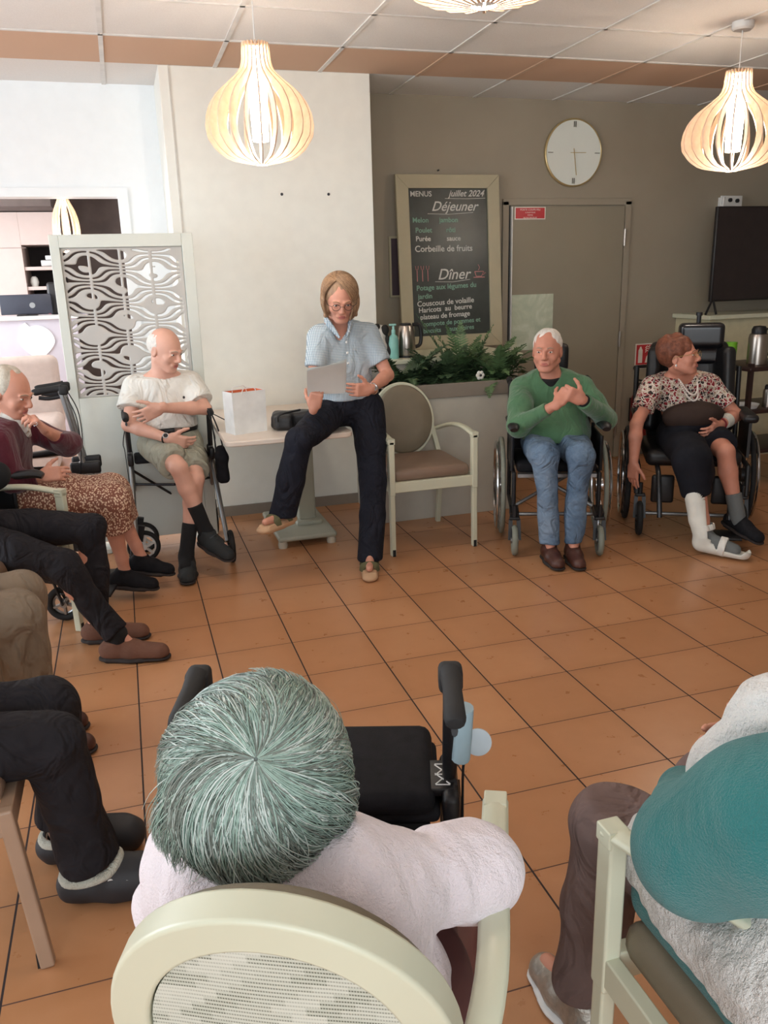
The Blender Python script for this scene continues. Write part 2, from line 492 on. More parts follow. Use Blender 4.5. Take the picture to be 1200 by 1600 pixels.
# ceiling grid runners (surface bars)
m = MB(); mp = MB()
for k in range(-5, 11):
    x = .05+.642*k
    m.bb(x-.012, x+.012, -2.6, 4.925, HC-.006, HC); 
    (m if x < 1.5 else mp).bb(x-.012, x+.012, 4.925, 5.52, HC-.006, HC)
    m.bb(x-.012, x+.012, 5.52, YB, HC-.006, HC)
for k in range(-1, 13):
    y = 4.325-.6*k
    if y < 5.6: m.bb(-3.2, 6.6, y-.01, y+.01, HC-.006, HC)
st('trim_1', m, M['tbar']); st('trim_2', mp, M['tbar_peach'])
# back wall: white part left of the box with an opening, taupe part right of it
m = MB(); m.bb(.1, .38, YB, YB+.12, 0, HC); m.bb(-3.2, .1, YB, YB+.12, 2.14, HC)
st('wall_back_left', m, M['leftwhite'])
st('wall_box', MB().bb(.36, 1.66, 5.52, YB+.12, 0, HC), M['cream'], bevel=.004)
st('wall_back', MB().bb(1.62, 6.6, YB, YB+.12, 0, HC), M['taupe'])
# frame of the opening
m = MB(); m.bb(.06, .125, YB-.015, YB+.14, 0, 2.165); m.bb(-3.2, .06, YB-.015, YB+.14, 2.11, 2.165)
st('trim_3', m, M['leftwhite'])
m = MB(); m.bb(.415, .425, 5.515, 5.521, .02, HC)
st('trim_4', m, mk('joint_shadow_gap', (205, 203, 196), .7))
st('baseboard_box', MB().bb(.36, 1.66, 5.505, 5.52, 0, .07), M['trough'])
st('baseboard_back', MB().bb(2.64, 2.86, YB-.012, YB, 0, .07).bb(3.98, 6.6, YB-.012, YB, 0, .07), M['trough'])
# left wall with big window, rear wall with window, right wall
def window_wall(name, axis, pos, a0, a1, z0, z1, w0, w1, t, m_wall, idx, nm=3):
    m = MB()
    def B(u0, u1, za, zb):
        if axis == 'x': m.bb(pos, pos+t, u0, u1, za, zb) if t > 0 else m.bb(pos+t, pos, u0, u1, za, zb)
        else: m.bb(u0, u1, pos, pos+t, za, zb) if t > 0 else m.bb(u0, u1, pos+t, pos, za, zb)
    B(a0, w0, z0, z1); B(w1, a1, z0, z1); B(w0, w1, z0, .65); B(w0, w1, 2.45, z1)
    st(name, m, m_wall)
    f = MB(); 
    def Fb(u0, u1, za, zb):
        p0, p1 = (pos-.03, pos+.03)
        f.bb(p0, p1, u0, u1, za, zb) if axis == 'x' else f.bb(u0, u1, p0, p1, za, zb)
    for k in range(nm+1):
        u = w0+(w1-w0)*k/nm; Fb(u-.03, u+.03, .65, 2.45)
    Fb(w0, w1, .65, .71); Fb(w0, w1, 2.39, 2.45)
    st('window_%d' % idx, f, M['white'])
window_wall('wall_left', 'x', -3.2, -2.6, 12.3, 0, HC, 1.4, 5.0, -.12, M['leftwhite'], 1)
window_wall('wall_rear', 'y', -2.6, -3.2, 6.6, 0, HC, -2.6, 1.4, -.12, M['cream'], 2)
st('wall_right', MB().bb(6.6, 6.72, -2.6, YB, 0, HC), M['taupe'])
# low wall, planter trough and raised ledge in front of the taupe wall
st('wall_low', MB().bb(1.48, 2.44, 4.94, 4.98, 0, .80).bb(1.48, 2.44, 4.98, 5.26, 0, .76), M['dado'], bevel=.003)
m = MB(); m.bb(1.48, 2.44, 4.93, 4.955, .795, .885); m.bb(1.48, 1.505, 4.93, 5.26, .76, .885); m.bb(2.415, 2.44, 4.955, 5.26, .76, .885)
st('trim_5', m, M['trough'], bevel=.003)
m = MB(); m.bb(1.48, 2.60, 5.26, YB, 0, .99); st('wall_ledge', m, M['dado'])
st('trim_6', MB().bb(1.46, 2.63, 5.24, YB, .99, 1.02), M['chairwood'], bevel=.005)
# low counter wall under the television
st('wall_counter', MB().bb(4.47, 6.6, 5.64, YB, 0, 1.15), mk('cream_counter_paint', (205, 199, 168), .6))
st('trim_7', MB().bb(4.43, 6.6, 5.6, YB, 1.15, 1.185), M['chairwood'], bevel=.006)

# door
m = MB()
for (a, b, c, d) in ((2.85, 2.90, 0, 2.075), (3.915, 3.97, 0, 2.075), (2.85, 3.97, 2.045, 2.095)): m.bb(a, b, YB-.02, YB, c, d)
dr = st('door_1', MB().bb(2.925, 3.905, YB-.028, YB-.002, .01, 2.035), M['taupe_door'], bevel=.003)
m.build('door_frame', M['taupe'], dr, bevel=.004)
MB().bb(2.918, 2.926, YB-.034, YB-.004, .01, 2.035).build('edge_strip', M['white'], dr)
MB().bb(2.900, 2.918, YB-.008, YB-.001, 0, 2.045).build('gap_shade', M['black'], dr)  # black strip standing in for the shade in the ajar door's gap
for z in (1.80, .25, 1.0):
    h = MB(); h.cyl((3.912, YB-.036, z-.065), (3.912, YB-.036, z+.065), .0085); h.bb(3.898, 3.926, YB-.034, YB-.024, z-.06, z+.06)
    h.build('hinge', M['steel'], dr)

# ================================================================== lobby behind the opening
M['pink'] = mk('pale_pink_panel', (224, 204, 196), .5, var=.02)
M['darkpaper'] = mk('dark_brown_wallpaper', (104, 92, 88), .7, var=.15, vs=5)
st('wall_lobby_back', MB().bb(-3.2, 1.7, 12.0, 12.1, 0, 2.75), M['darkpaper'])
st('wall_lobby_right', MB().bb(1.66, 1.76, YB+.12, 12.1, 0, 2.75), M['leftwhite'])
st('ceiling_lobby', MB().bb(-3.2, 1.7, YB+.12, 12.1, 2.62, 2.72), M['ceil'])
st('trim_8', MB().bb(-3.2, -.62, 10.4, 12.0, 2.40, 2.62), M['darkpaper'])
cb = thing('wall_cupboard', 'pale pink full height cupboard with open dark shelves, seen through the opening', 'cupboard', (-2, 11.4, 0))
m = MB(); m.bb(-3.1, -1.05, 11.1, 11.95, 0, 2.39); m.bb(-1.05, -.62, 11.1, 11.95, 2.02, 2.39); m.bb(-1.05, -.62, 11.1, 11.95, 0, .72)
m.build('cabinet_body', M['pink'], cb, world=True, bevel=.004)
MB().bb(-1.05, -.62, 11.9, 11.94, .72, 2.02).bb(-.64, -.62, 11.1, 11.9, .72, 2.02).build('niche_back', mk('dark_shelf_back', (58, 50, 50), .7), cb, world=True)
for z in (1.75, 1.52, 1.14):
    MB().bb(-1.05, -.64, 11.12, 11.9, z-.02, z+.02).build('shelf', M['pink'], cb, world=True)
MB().bb(-3.1, -1.0, 11.09, 11.1, 1.985, 1.99).bb(-2.2, -2.195, 11.09, 11.1, 0, 2.39).build('panel_seam', mk('seam', (170, 150, 144), .8), cb, world=True)
t_ = MB(); t_.rbox((-.80, 11.3, 1.81), (.13, .2, .07), .01); t_.rbox((-.76, 11.3, 1.875), (.1, .16, .05), .008)
tag(t_.build('storage_box', M['white']), 'white boxes stacked on the top shelf of the pink cupboard', 'box')
tag(MB().lathe([(.0, 0), (.035, 0), (.05, .05), (.04, .1), (.02, .12), (0, .12)], (-.97, 11.25, 1.54)).build('vase', M['cream']), 'small cream vase on the second shelf of the pink cupboard', 'vase')
M['red'] = mk('red_card', (186, 42, 62), .5)
for k in range(4):
    b = MB(); b.rbox((-.755, 11.3, 1.185+k*.072), (.2, .25, .066), .006)
    o = b.build('binder_box', M['red'] if k % 2 == 0 else M['white'])
    q = MB().bb(-.82, -.69, 11.168, 11.176, 1.165+k*.072, 1.2+k*.072).build('box_label', M['white'] if k % 2 == 0 else M['red'], o)
    tag(o, ['red box at the bottom of the stack on the cupboard shelf', 'white box with red label, second from the bottom on the cupboard shelf',
            'red box with white label, third from the bottom on the cupboard shelf', 'white box with red label topping the stack on the cupboard shelf'][k], 'box', 'boxes in the cupboard')
bk = [((214, 180, 130), 'tan'), ((225, 222, 215), 'white'), ((120, 160, 170), 'pale blue')]
for k, (c, nm) in enumerate(bk):
    o = MB().bb(-1.02+k*.055, -.975+k*.055, 11.2, 11.4, .72, .96+.03*k).build('binder', mk(nm.replace(' ', '_')+'_binder', c, .6), bevel=.004)
    tag(o, nm+' binder upright on the lowest cupboard shelf behind the reception desk', 'binder', 'binders in the cupboard')
# reception counter with the white heart shaped leaf emblem
M['lilac'] = mk('pale_lilac_panel', (196, 194, 206), .5, var=.02)
rd = thing('reception_desk', 'pale lilac reception counter with a white heart shaped emblem, beyond the opening', 'reception desk', (-1.6, 9.5, 0))
MB().bb(-3.0, -.45, 9.3, 9.42, 0, 1.22).bb(-3.0, -.45, 9.42, 9.9, .7, .74).build('counter_front', M['lilac'], rd, world=True, bevel=.004)
MB().bb(-3.02, -.43, 9.25, 9.6, 1.22, 1.255).build('counter_top', M['white'], rd, world=True, bevel=.006)
hp = []
for a in np.linspace(0, 2*PI, 60, endpoint=False):
    r = .165*(1+.04*math.cos(a))
    x, z = r*math.cos(a)*1.02, r*math.sin(a)*.98
    if z < 0: x *= (1-(-z/.165)**1.6*.62); z *= 1.12
    hp.append((x, z))
hp = [((x-.02 if x < -.06 and z > .1 else x), (z+.05 if x < -.06 and z > .1 and x > -.11 else z)) for x, z in hp]
MB().prism([(-.86+x, 9.298, 1.0+z) for x, z in hp][::-1], (0, -.012, 0)).build('heart_emblem', mk('emblem_white', (246, 244, 250), .4), rd, world=True)
mo = thing('desktop_monitor', 'dark blue back of a flat monitor on the reception counter', 'monitor', (-.95, 9.5, 1.255))
MB().rbox((-.93, 9.48, 1.37), (.50, .03, .20), .008).build('screen_casing', mk('dark_blue_casing', (44, 48, 62), .4), mo, world=True)
MB().lathe([(0, 0), (.028, 0), (.028, .003), (0, .003)], (-.87, 9.464, 1.36), axis=(0, -1, 0)).build('round_badge', M['alu'], mo, world=True)
MB().cyl((-.93, 9.5, 1.257), (-.93, 9.5, 1.3), .02).rbox((-.93, 9.5, 1.262), (.2, .14, .012), .004).build('foot', M['black'], mo, world=True)
MB().rbox((-.62, 9.72, 1.42), (.2, .3, .33), .03).build('printer_body', M['black'])
tag(bpy.data.objects['printer_body'], 'dark office machine standing behind the reception counter beside the monitor', 'printer')
bpy.data.objects['printer_body'].name = 'printer'
MB().bb(-1.5, -.35, 9.62, 9.95, 1.225, 1.25).build('machine_shelf', M['lilac'], rd, world=True)
# armchair in the lobby
M['beige'] = mk('pinkish_beige_fabric', (206, 190, 182), .8, var=.05, vs=20, bump=.2, bs=200, spec=.2)
ac = thing('lobby_armchair', 'rounded pinkish beige sofa in the bright lobby beyond the opening', 'sofa', (-1.2, 7.9, 0))
MB().rbox((-1.35, 8.12, .62), (1.5, .2, .66), .07).build('backrest', M['beige'], ac, world=True)
MB().rbox((-1.35, 7.72, .30), (1.5, .72, .3), .06).build('seat', M['beige'], ac, world=True)
MB().rbox((-1.35, 7.72, .09), (1.4, .66, .12), .02).build('base', M['beige'], ac, world=True)
for x in (-2.0, -.7):
    for y in (7.45, 8.1): MB().cyl((x, y, 0), (x, y, .05), .02).build('leg', M['darkmetal'], ac, world=True)
# ================================================================== fabrics for furniture
def woven_back():
    t = NT('woven_pale_upholstery'); v = t.coords((1, 1, 1))
    sp = t.n('ShaderNodeSeparateXYZ'); t.link(v, sp.inputs[0])
    x, z = sp.outputs[0], sp.outputs[2]
    zz = t.math('MULTIPLY', z, 145); row = t.math('FLOOR', zz); fz = t.math('FRACT', zz)
    cb = t.n('ShaderNodeCombineXYZ'); t.link(t.math('FLOOR', t.math('MULTIPLY', row, .25)), cb.inputs[1])
    t.link(t.math('FLOOR', t.math('ADD', t.math('MULTIPLY', x, 26), t.math('MULTIPLY', t.math('FLOOR', t.math('MULTIPLY', row, .5)), .43))), cb.inputs[0])
    wn = t.n('ShaderNodeTexWhiteNoise'); t.link(cb.outputs[0], wn.inputs['Vector'])
    stitch = t.math('LESS_THAN', t.math('FRACT', t.math('MULTIPLY', x, 330)), .55)
    dark = t.math('MULTIPLY', t.math('LESS_THAN', fz, .42), t.math('ADD', t.math('MULTIPLY', stitch, .8), .3))
    dark = t.math('MULTIPLY', dark, t.math('ADD', t.math('MULTIPLY', wn.outputs['Value'], .9), .25))
    base = t.mix(t.math('MULTIPLY', wn.outputs['Value'], .45), srgb(214, 216, 204), srgb(168, 174, 158))
    t.bump(dark, .5, -.0015)
    return t.set(t.mix(dark, base, srgb(112, 116, 102)), .75, 0, .25)
M['woven'] = woven_back()
M['taupefab'] = mk('taupe_vinyl_upholstery', (124, 114, 96), .5, var=.05, bump=.15, bs=400)
M['brownseat'] = mk('brown_vinyl_seat', (134, 112, 96), .5, var=.05, bump=.15, bs=400)
M['maroonseat'] = mk('maroon_brown_seat', (112, 66, 60), .5, var=.06, bump=.15, bs=300)

def rotf(f): return math.atan2(f[0], -f[1])

def armchair(name, label, loc, face, seatm='brownseat', backm='taupefab', rear='woven', w=.54, top=.92, group=None, ow=.20, oh=.232, wood=None, arms=True, arm_in=0.):
    """local frame: sitter looks towards -y, chair centre at origin"""
    wd = wood or M['chairwood']
    t = thing(name, label, 'chair', loc, rotf(face), group)
    hw = w/2-.018; d = .25
    # seat
    s = MB(); s.rbox((0, -.01, .465), (w-.075, .47, .075), .03); s.build('seat', M[seatm], t)
    r = MB(); r.bb(-hw, hw, -d-.015, -d+.015, .375, .435); r.bb(-hw, hw, d-.03, d, .375, .435)
    for sx in (-1, 1): r.bb(sx*hw-.014, sx*hw+.014, -d, d, .375, .435)
    r.build('seat_rail', wd, t, bevel=.004)
    for sx in (-1, 1):
        l = MB()
        if arms: l.bar((sx*hw, -d, .36), (sx*hw, -d, .675), .034, .042, up=(0, 1, 0))
        l.bar((sx*hw, -d, .44 if not arms else .37), (sx*hw*1.005, -d-.004 if arms else -d-.035, 0.0), .03, .034, up=(0, 1, 0)); L = l.build('leg', wd, t, bevel=.006)
        MB().bb(sx*hw-.009, sx*hw+.009, -d-.023, -d-.012, 0, .04).build('foot_tip', M['rubber'], L)
        l = MB(); l.bar((sx*hw*.93, d-.01, .43), (sx*hw*.93, d+.055, 0), .03, .034, up=(0, 1, 0)); l.build('leg', wd, t, bevel=.005)
        a = MB(); a.tube([(sx*hw, -d-.012, .672), (sx*(hw-arm_in*.3), -.08, .692), (sx*(hw-arm_in), .12, .672), (sx*(hw-.03-arm_in), d+.02, .628)], .0235, 10, n=5, flat=.55)
        a.bb(sx*hw-.02, sx*hw+.02, -d-.021, -d+.02, .655, .688)
        if arms: a.build('armrest', wd, t, bevel=.003)
        b = MB(); b.bar((sx*hw*.93, d-.015, .42), (sx*ow*.88, d+.03, top-oh), .028, .03, up=(0, 1, 0)); b.build('back_post', wd, t, bevel=.004)
    # oval backrest leaning back
    tilt = math.radians(11); u = V3(0, math.sin(tilt), math.cos(tilt)); n = V3(0, -math.cos(tilt), math.sin(tilt))
    c = V3(0, d+.03, top-oh*math.cos(tilt)); bow = lambda x: -.018*(1-(x/ow)**2)
    N = 56
    def ring(sc, dep):
        return [c+V3(sc[0]*math.cos(2*PI*k/N), bow(sc[0]*math.cos(2*PI*k/N))*-1, 0)+u*sc[1]*math.sin(2*PI*k/N)+n*dep for k in range(N)]
    m = MB(); rr = [ring((ow, oh), -.021), ring((ow, oh), .021), ring((ow-.05, oh-.05), .021), ring((ow-.05, oh-.05), -.021)]
    vs = [p for r_ in rr for p in r_]
    fs = [[a*N+k, a*N+(k+1) % N, ((a+1) % 4)*N+(k+1) % N, ((a+1) % 4)*N+k] for a in range(4) for k in range(N)]
    m.add(vs, fs); m.build('backrest_frame', wd, t, bevel=.006)
    def pad(ow_, oh_, deps):
        vs = []; fs = []
        for (sc, dp) in deps: vs += ring((ow_*sc, oh_*sc), dp)
        for a in range(len(deps)-1):
            fs += [[a*N+k, a*N+(k+1) % N, (a+1)*N+(k+1) % N, (a+1)*N+k] for k in range(N)]
        fs.append(list(range(N))[::-1]); fs.append([(len(deps)-1)*N+k for k in range(N)])
        return MB().add(vs, fs)
    pad(ow-.018, oh-.018, [(.99, .019), (1, .03), (.985, .042), (.93, .052), (.6, .060), (.2, .062)]).build('backrest', M[backm], t)
    pad(ow-.052, oh-.052, [(.2, -.008), (.8, -.010), (1, -.013), (1, .018)][::-1]).build('backrest_rear', M[rear], t)
    return t

side_chair = armchair('armchair', 'empty round-back armchair with pale frame beside the standing woman', (1.607, 4.555, 0), (0, -1), group=None)
armchair('armchair', 'round-back armchair seen from behind, carrying the grey haired woman in pale pink', (.215, 1.008, 0), (.43, .90), seatm='maroonseat', ow=.204, oh=.238, w=.50, top=.963)
armchair('armchair', 'pale armchair at the lower right under the woman in teal', (.945, .75, 0), (.0, 1.), seatm='taupefab', w=.56, arm_in=.12)
armchair('armchair', 'pale armchair at the left edge under the sitter in dark trousers and brown slippers', (-.69, 3.74, 0), (.87, -.49), seatm='brownseat')
M['tanwood'] = mk('greyed_tan_wood', (168, 140, 118), .45, var=.05)
armchair('armchair', 'tan wooden chair at the lower left edge under the sitter wearing clogs', (-.62, 2.03, 0), (1, 0), wood=M['tanwood'], arms=False)
armchair('armchair', 'chair at the left edge under the sitter in khaki trousers', (-.86, 2.80, 0), (1, 0))

# ================================================================== pedestal table
M['tabletop'] = mk('pinkish_cream_laminate', (226, 212, 198), .35, var=.02)
M['pedestal'] = mk('sage_grey_painted_metal', (162, 163, 148), .45, var=.03)
tb = thing('pedestal_table', 'cream topped pedestal table the standing woman leans on', 'table', (.80, 4.9, 0))
m = MB(); pts = []
for (cx, cy, a0) in ((1.10, 4.37, -90), (1.10, 5.45, 0), (.50, 5.45, 90), (.50, 4.37, 180)):
    for k in range(6):
        a = math.radians(a0+18*k); pts.append((cx+.05*math.cos(a), cy+.05*math.sin(a), .712))
m.prism(pts, (0, 0, .03)); m.build('tabletop', M['tabletop'], tb, world=True, bevel=.007)
MB().rbox((.985, 4.95, .37), (.11, .09, .66), .015).build('column', M['pedestal'], tb, world=True)
MB().rbox((.93, 4.96, .06), (.36, .62, .035), .015).rbox((.985, 4.95, .085), (.16, .2, .03), .01).build('base_plate', M['pedestal'], tb, world=True)
for x in (.78, 1.08):
    for y in (4.69, 5.23): MB().lathe([(0, 0), (.026, 0), (.03, .02), (.024, .045), (0, .048)], (x, y, 0)).build('foot', mk('pale_foot_cap', (190, 182, 165), .5), tb, world=True)
MB().bb(.62, 1.02, 4.5, 5.3, .695, .712).build('underframe', M['pedestal'], tb, world=True)

# ================================================================== paper gift bag, black bag, small handbag
g = thing('paper_gift_bag', 'white paper gift bag with orange lining on the table', 'bag', (.60, 4.60, .742))
def bagwall(o, m_in):
    w, d, h = .20, .115, .232; R = Matrix.Rotation(.35, 3, 'Z')
    def P(x, y, z): return V3(*(R @ Vector((x, y, 0))))[:3]+V3(.60, 4.59, .742+z)
    m = MB()
    c = [(-w/2, -d/2), (w/2, -d/2), (w/2, d/2), (-w/2, d/2)]
    ins = [(x*.955, y*.93) for x, y in c]
    for i in range(4):
        a, b = c[i], c[(i+1) % 4]; ia, ib = ins[i], ins[(i+1) % 4]; f = 1.03
        if i in (1, 3):
            mid = ((a[0]+b[0])/2*.99, 0); m.quad(P(*a, 0), P(*mid, 0) if 0 else P((a[0]+b[0])/2*.99, 0, 0), P(*mid, h), P(*a, h)); m.quad(P((a[0]+b[0])/2*.99, 0, 0), P(*b, 0), P(*b, h), P(*mid, h))
        else: m.quad(P(*a, 0), P(*b, 0), P(b[0]*f, b[1], h), P(a[0]*f, a[1], h))
    m.quad(*[P(*q, 0) for q in c[::-1]])
    n = MB()
    for i in range(4):
        a, b = ins[i], ins[(i+1) % 4]; n.quad(P(*b, .004), P(*a, .004), P(*a, h-.002), P(*b, h-.002))
    n.quad(*[P(*q, .006) for q in ins])
    return m, n, P
bw, bn, BP = bagwall(None, None)
bw.build('bag_shell', mk('white_gloss_paper', (236, 238, 236), .35), g, world=True, smooth=0)
bn.build('lining', mk('orange_paper_lining', (232, 122, 78), .6), g, world=True, smooth=0)
for y in (-.055, .052):
    MB().tube([BP(-.045, y, .215), BP(-.035, y*1.1, .245), BP(0, y*.7, .252), BP(.035, y*1.1, .245), BP(.045, y, .215)], .0025, 6, n=5).build('cord_handle', M['white'], g, world=True)
v = Vol(.005); v.box((.88, 4.62, .79), (.13, .07, .045), frame_from((.25, 1, 0), (0, .15, 1)), .03); v.box((.80, 4.56, .785), (.05, .05, .04), None, .02, .03)
v.wrinkle(.004, 40, 3)
bb_ = thing('black_bag', 'black leather bag lying on the table behind the woman', 'bag', (.88, 4.62, .745))
v.mesh('bag_body', mk('black_leather', (30, 30, 33), .45, bump=.3, bs=90), bb_)
MB().tube([(.765, 4.50, .80), (.765, 4.485, .83), (.80, 4.49, .845), (.90, 4.54, .85)], .006, 8, n=5).build('bag_strap', M['black'], bb_, world=True)
hb = thing('handbag', 'small black handbag hanging by its strap from the right grip of the seated man\'s rollator', 'bag', (.45, 4.66, .45))
v = Vol(.005); v.box((.455, 4.66, .535), (.035, .05, .085), None, .025); v.box((.455, 4.66, .62), (.022, .03, .04), None, .015, .03); v.wrinkle(.003, 50, 5)
v.mesh('bag_body', M['blackfab'], hb)
MB().tube([(.43, 4.66, .60), (.425, 4.665, .72), (.412, 4.67, .85), (.405, 4.68, .872), (.42, 4.69, .85), (.455, 4.68, .74), (.475, 4.66, .60)], .0045, 6, n=6).build('strap', M['black'], hb, world=True)
MB().tube([(.40, 4.69, .86), (.50, 4.68, .80), (.53, 4.70, .79), (.56, 4.72, .765)], .003, 6, n=6).build('strap', M['black'], hb, world=True)

# ================================================================== carved wooden screen
sc = thing('carved_screen', 'pale freestanding screen panel with a cut-out wave pattern behind the man in the white shirt', 'screen', (.045, 5.05, 0))
m = MB()
X0, X1, ZI0, ZI1, XI0, XI1 = -.335, .432, .93, 1.755, -.285, .37
m.bb(X0, XI0, 5.03, 5.075, .03, 1.825); m.bb(XI1, X1, 5.03, 5.075, .03, 1.825); m.bb(XI0, XI1, 5.03, 5.075, ZI1, 1.825)
m.bb(XI0, XI1, 5.03, 5.075, .06, ZI0)
M['screenpaint'] = mk('screen_white_paint', (212, 216, 208), .5, var=.02)
m.build('panel_frame', M['screenpaint'], sc, world=True, bevel=.003)
MB().bb(X0+.05, X0+.13, 4.97, 5.13, 0, .03).bb(X1-.13, X1-.05, 4.97, 5.13, 0, .03).build('foot', M['screenpaint'], sc, world=True, bevel=.004)
class PatVol(Vol): pass
pv = Vol(.0036)
pv.box(((XI0+XI1)/2, 5.052, (ZI0+ZI1)/2), ((XI1-XI0)/2, .0075, (ZI1-ZI0)/2), None, .0005, 0)
def carve(X, Y, Z):
    g = Z*25+1.15*np.cos(2*np.pi*(X-XI0)/.36+.9)*np.cos(33.0*(Z-ZI0)+.8*np.sin(6*X))+0*Y
    slot = (np.abs(np.mod(g, 1)-.5)-.185)*.022
    u = np.mod((X-XI0+.02)/.165, 1)-.5
    edge = (np.abs(u)-.455)*.165
    return np.maximum(np.maximum(slot, edge), np.abs(Y-5.05)*0-.01)+0*Y
pv._add('sub', V3(XI0+.006, 5.0, ZI0+.006), V3(XI1-.006, 5.1, ZI1-.006), lambda X, Y, Z: np.maximum(carve(X, Y, Z), np.maximum(np.maximum(XI0+.012-X, X-XI1+.012), np.maximum(ZI0+.012-Z, Z-ZI1+.012))+0*Y), 0)
pv.mesh('fretwork', mk('grey_fretwork', (190, 187, 182), .5, var=.02), sc, relax=1)

# ================================================================== pendant lamps of bent wood slats
def lamp_wood():
    t = NT('pale_birch_slats'); v = t.coords((1, 1, 1))
    c = t.ramp(t.noise(v, 30), [(.3, srgb(222, 192, 164)), (.7, srgb(234, 210, 186))])
    return t.set(c, .5, 0, .3)
M['birch'] = lamp_wood(); M['bulb'] = glow('opal_tube_glow', (255, 240, 218), 22)
def lamp_profile(s):
    # s 0..1 from the top ring to the bottom: radius, z (z down)
    z = s
    r = np.interp(z, [0, .165, .23, .30, .40, .49, .58, .68, .77, .86, .93, .975, 1], [.124, .136, .17, .25, .375, .445, .485, .5, .487, .425, .34, .24, .07])
    return r
def pendant(label, top, dia, height, ceiling=HC, power=10, n=22, group='slatted wooden pendant lamps'):
    t = thing('pendant_lamp', label, 'lamp', (top[0], top[1], ceiling), 0, group)
    zt = top[2]-ceiling; m_all = []
    prof = [(float(lamp_profile(s))*dia, zt-height*s) for s in np.linspace(0, 1, 23)]
    sp = spline([V3(r, 0, z) for r, z in prof], 2)
    for k in range(n):
        a = 2*PI*k/n; c_, s_ = math.cos(a), math.sin(a); vs = []; fs = []
        for i, q in enumerate(sp):
            f = i/(len(sp)-1); r, z = q[0], q[2]; 
            d = sp[min(i+1, len(sp)-1)]-sp[max(i-1, 0)]; nn = unit(V3(-d[2], 0, d[0])); 
            wd = dia*min(.10, max(.012, r/dia-.065))          # slat depth, standing on edge
            th = .0032
            tw = .0
            for (dr, dt) in ((0, -th), (0, th), (-wd, th), (-wd, -th)):
                rr = r+nn[0]*-dr*(-1 if nn[0] < 0 else 1)*0+dr*abs(1); zz = z
                x, y = rr, dt+tw
                vs.append((x*c_-y*s_, x*s_+y*c_, zz))
        L = len(sp)
        for i in range(L-1):
            for e in range(4): fs.append([i*4+e, i*4+(e+1) % 4, (i+1)*4+(e+1) % 4, (i+1)*4+e])
        fs += [[3, 2, 1, 0], [(L-1)*4+e for e in range(4)]]
        MB().add(vs, fs).build('slat', M['birch'], t)
    h = height
    MB().lathe([(.02, zt-.012), (dia*.10, zt-.012), (dia*.10, zt-.02), (.02, zt-.02)]).build('top_disc', M['birch'], t)
    MB().lathe([(.0, zt-.02), (dia*.098, zt-.02), (dia*.100, zt-h*.2), (dia*.085, zt-h*.4), (dia*.072, zt-h*.8), (0, zt-h*.8)]).build('light_tube', M['bulb'], t)
    MB().cyl((0, 0, 0), (0, 0, zt-.06), .0028, seg=6).build('cord', M['white'], t)
    MB().lathe([(0, -.04), (.045, -.04), (.055, -.03), (.055, 0), (0, 0)]).build('ceiling_cap', M['white'], t)
    l = bpy.data.lights.new('lamp_glow', 'POINT'); l.energy = power; l.color = (1, .93, .83); l.shadow_soft_size = .06
    o = bpy.data.objects.new('lamp_glow', l); COL.objects.link(o); o.location = (top[0], top[1], top[2]-h*.86)
    l2 = bpy.data.lights.new('lamp_socket_glow', 'POINT'); l2.energy = power*.45; l2.color = (1, .92, .82); l2.shadow_soft_size = .02
    o2 = bpy.data.objects.new('lamp_socket_glow', l2); COL.objects.link(o2); o2.location = (top[0], top[1]+dia*.085, top[2]-h*.22)
    return t
pendant('lit slatted wooden pendant lamp hanging in front of the white wall box', (.67, 3.92, 2.535), .475, .485)
pendant('lit slatted wooden pendant lamp at the right, near the television', (3.28, 4.07, 2.56), .54, .50)
pendant('slatted wooden pendant lamp cut off by the top edge of the photo', (.805, 1.82, 2.60), .48, .49)
pendant('narrow bright pendant lamp in the lobby, above the carved screen', (-.385, 8.2, 2.44), .235, .62, ceiling=2.62, power=12, n=14, group=None)

tag(MB().lathe([(0, -.028), (.03, -.028), (.05, -.02), (.055, 0), (0, 0)], (2.9, 3.3, HC)).build('smoke_detector', M['white']), 'small white smoke detector on the ceiling', 'smoke detector')

# ================================================================== clock
ck = thing('wall_clock', 'round white wall clock with thin gold rim above the door', 'clock', (3.43, YB, 2.42))
MB().lathe([(0, 0), (.238, 0), (.243, .012), (.243, .03), (.236, .034), (.232, .03), (0, .03)], (3.43, YB, 2.42), 64, axis=(0, -1, 0)).build('rim', mk('pale_gold_rim', (200, 178, 130), .35, .6), ck, world=True)
MB().lathe([(0, .031), (.231, .031), (.231, .0325), (0, .0325)], (3.43, YB, 2.42), 64, axis=(0, -1, 0)).build('dial', mk('clock_dial', (226, 232, 226), .5, var=.01), ck, world=True)
m = MB(); f = YB-.036
for a in range(4):
    an = a*PI/2; R = .2
    for off in ((-.007, .007) if a in (0, 2) else (0,)):
        c_ = V3(3.43+R*math.sin(an)+off*math.cos(an), f, 2.42+R*math.cos(an)-off*math.sin(an)); dd = V3(math.sin(an), 0, math.cos(an))
        m.bar(c_-dd*.02, c_+dd*.02, .004, .007, up=(0, 1, 0))
m.build('hour_marks', mk('dark_marks', (88, 82, 72), .5), ck, world=True)
M['gold'] = mk('pale_gold', (190, 165, 105), .35, .7)
MB().bar((3.40, f-.002, 2.42), (3.53, f-.002, 2.422), .003, .006, up=(0, 1, 0)).build('hour_hand', M['gold'], ck, world=True)
MB().bar((3.425, f-.004, 2.45), (3.452, f-.004, 2.26), .003, .005, up=(0, 1, 0)).build('minute_hand', M['gold'], ck, world=True)

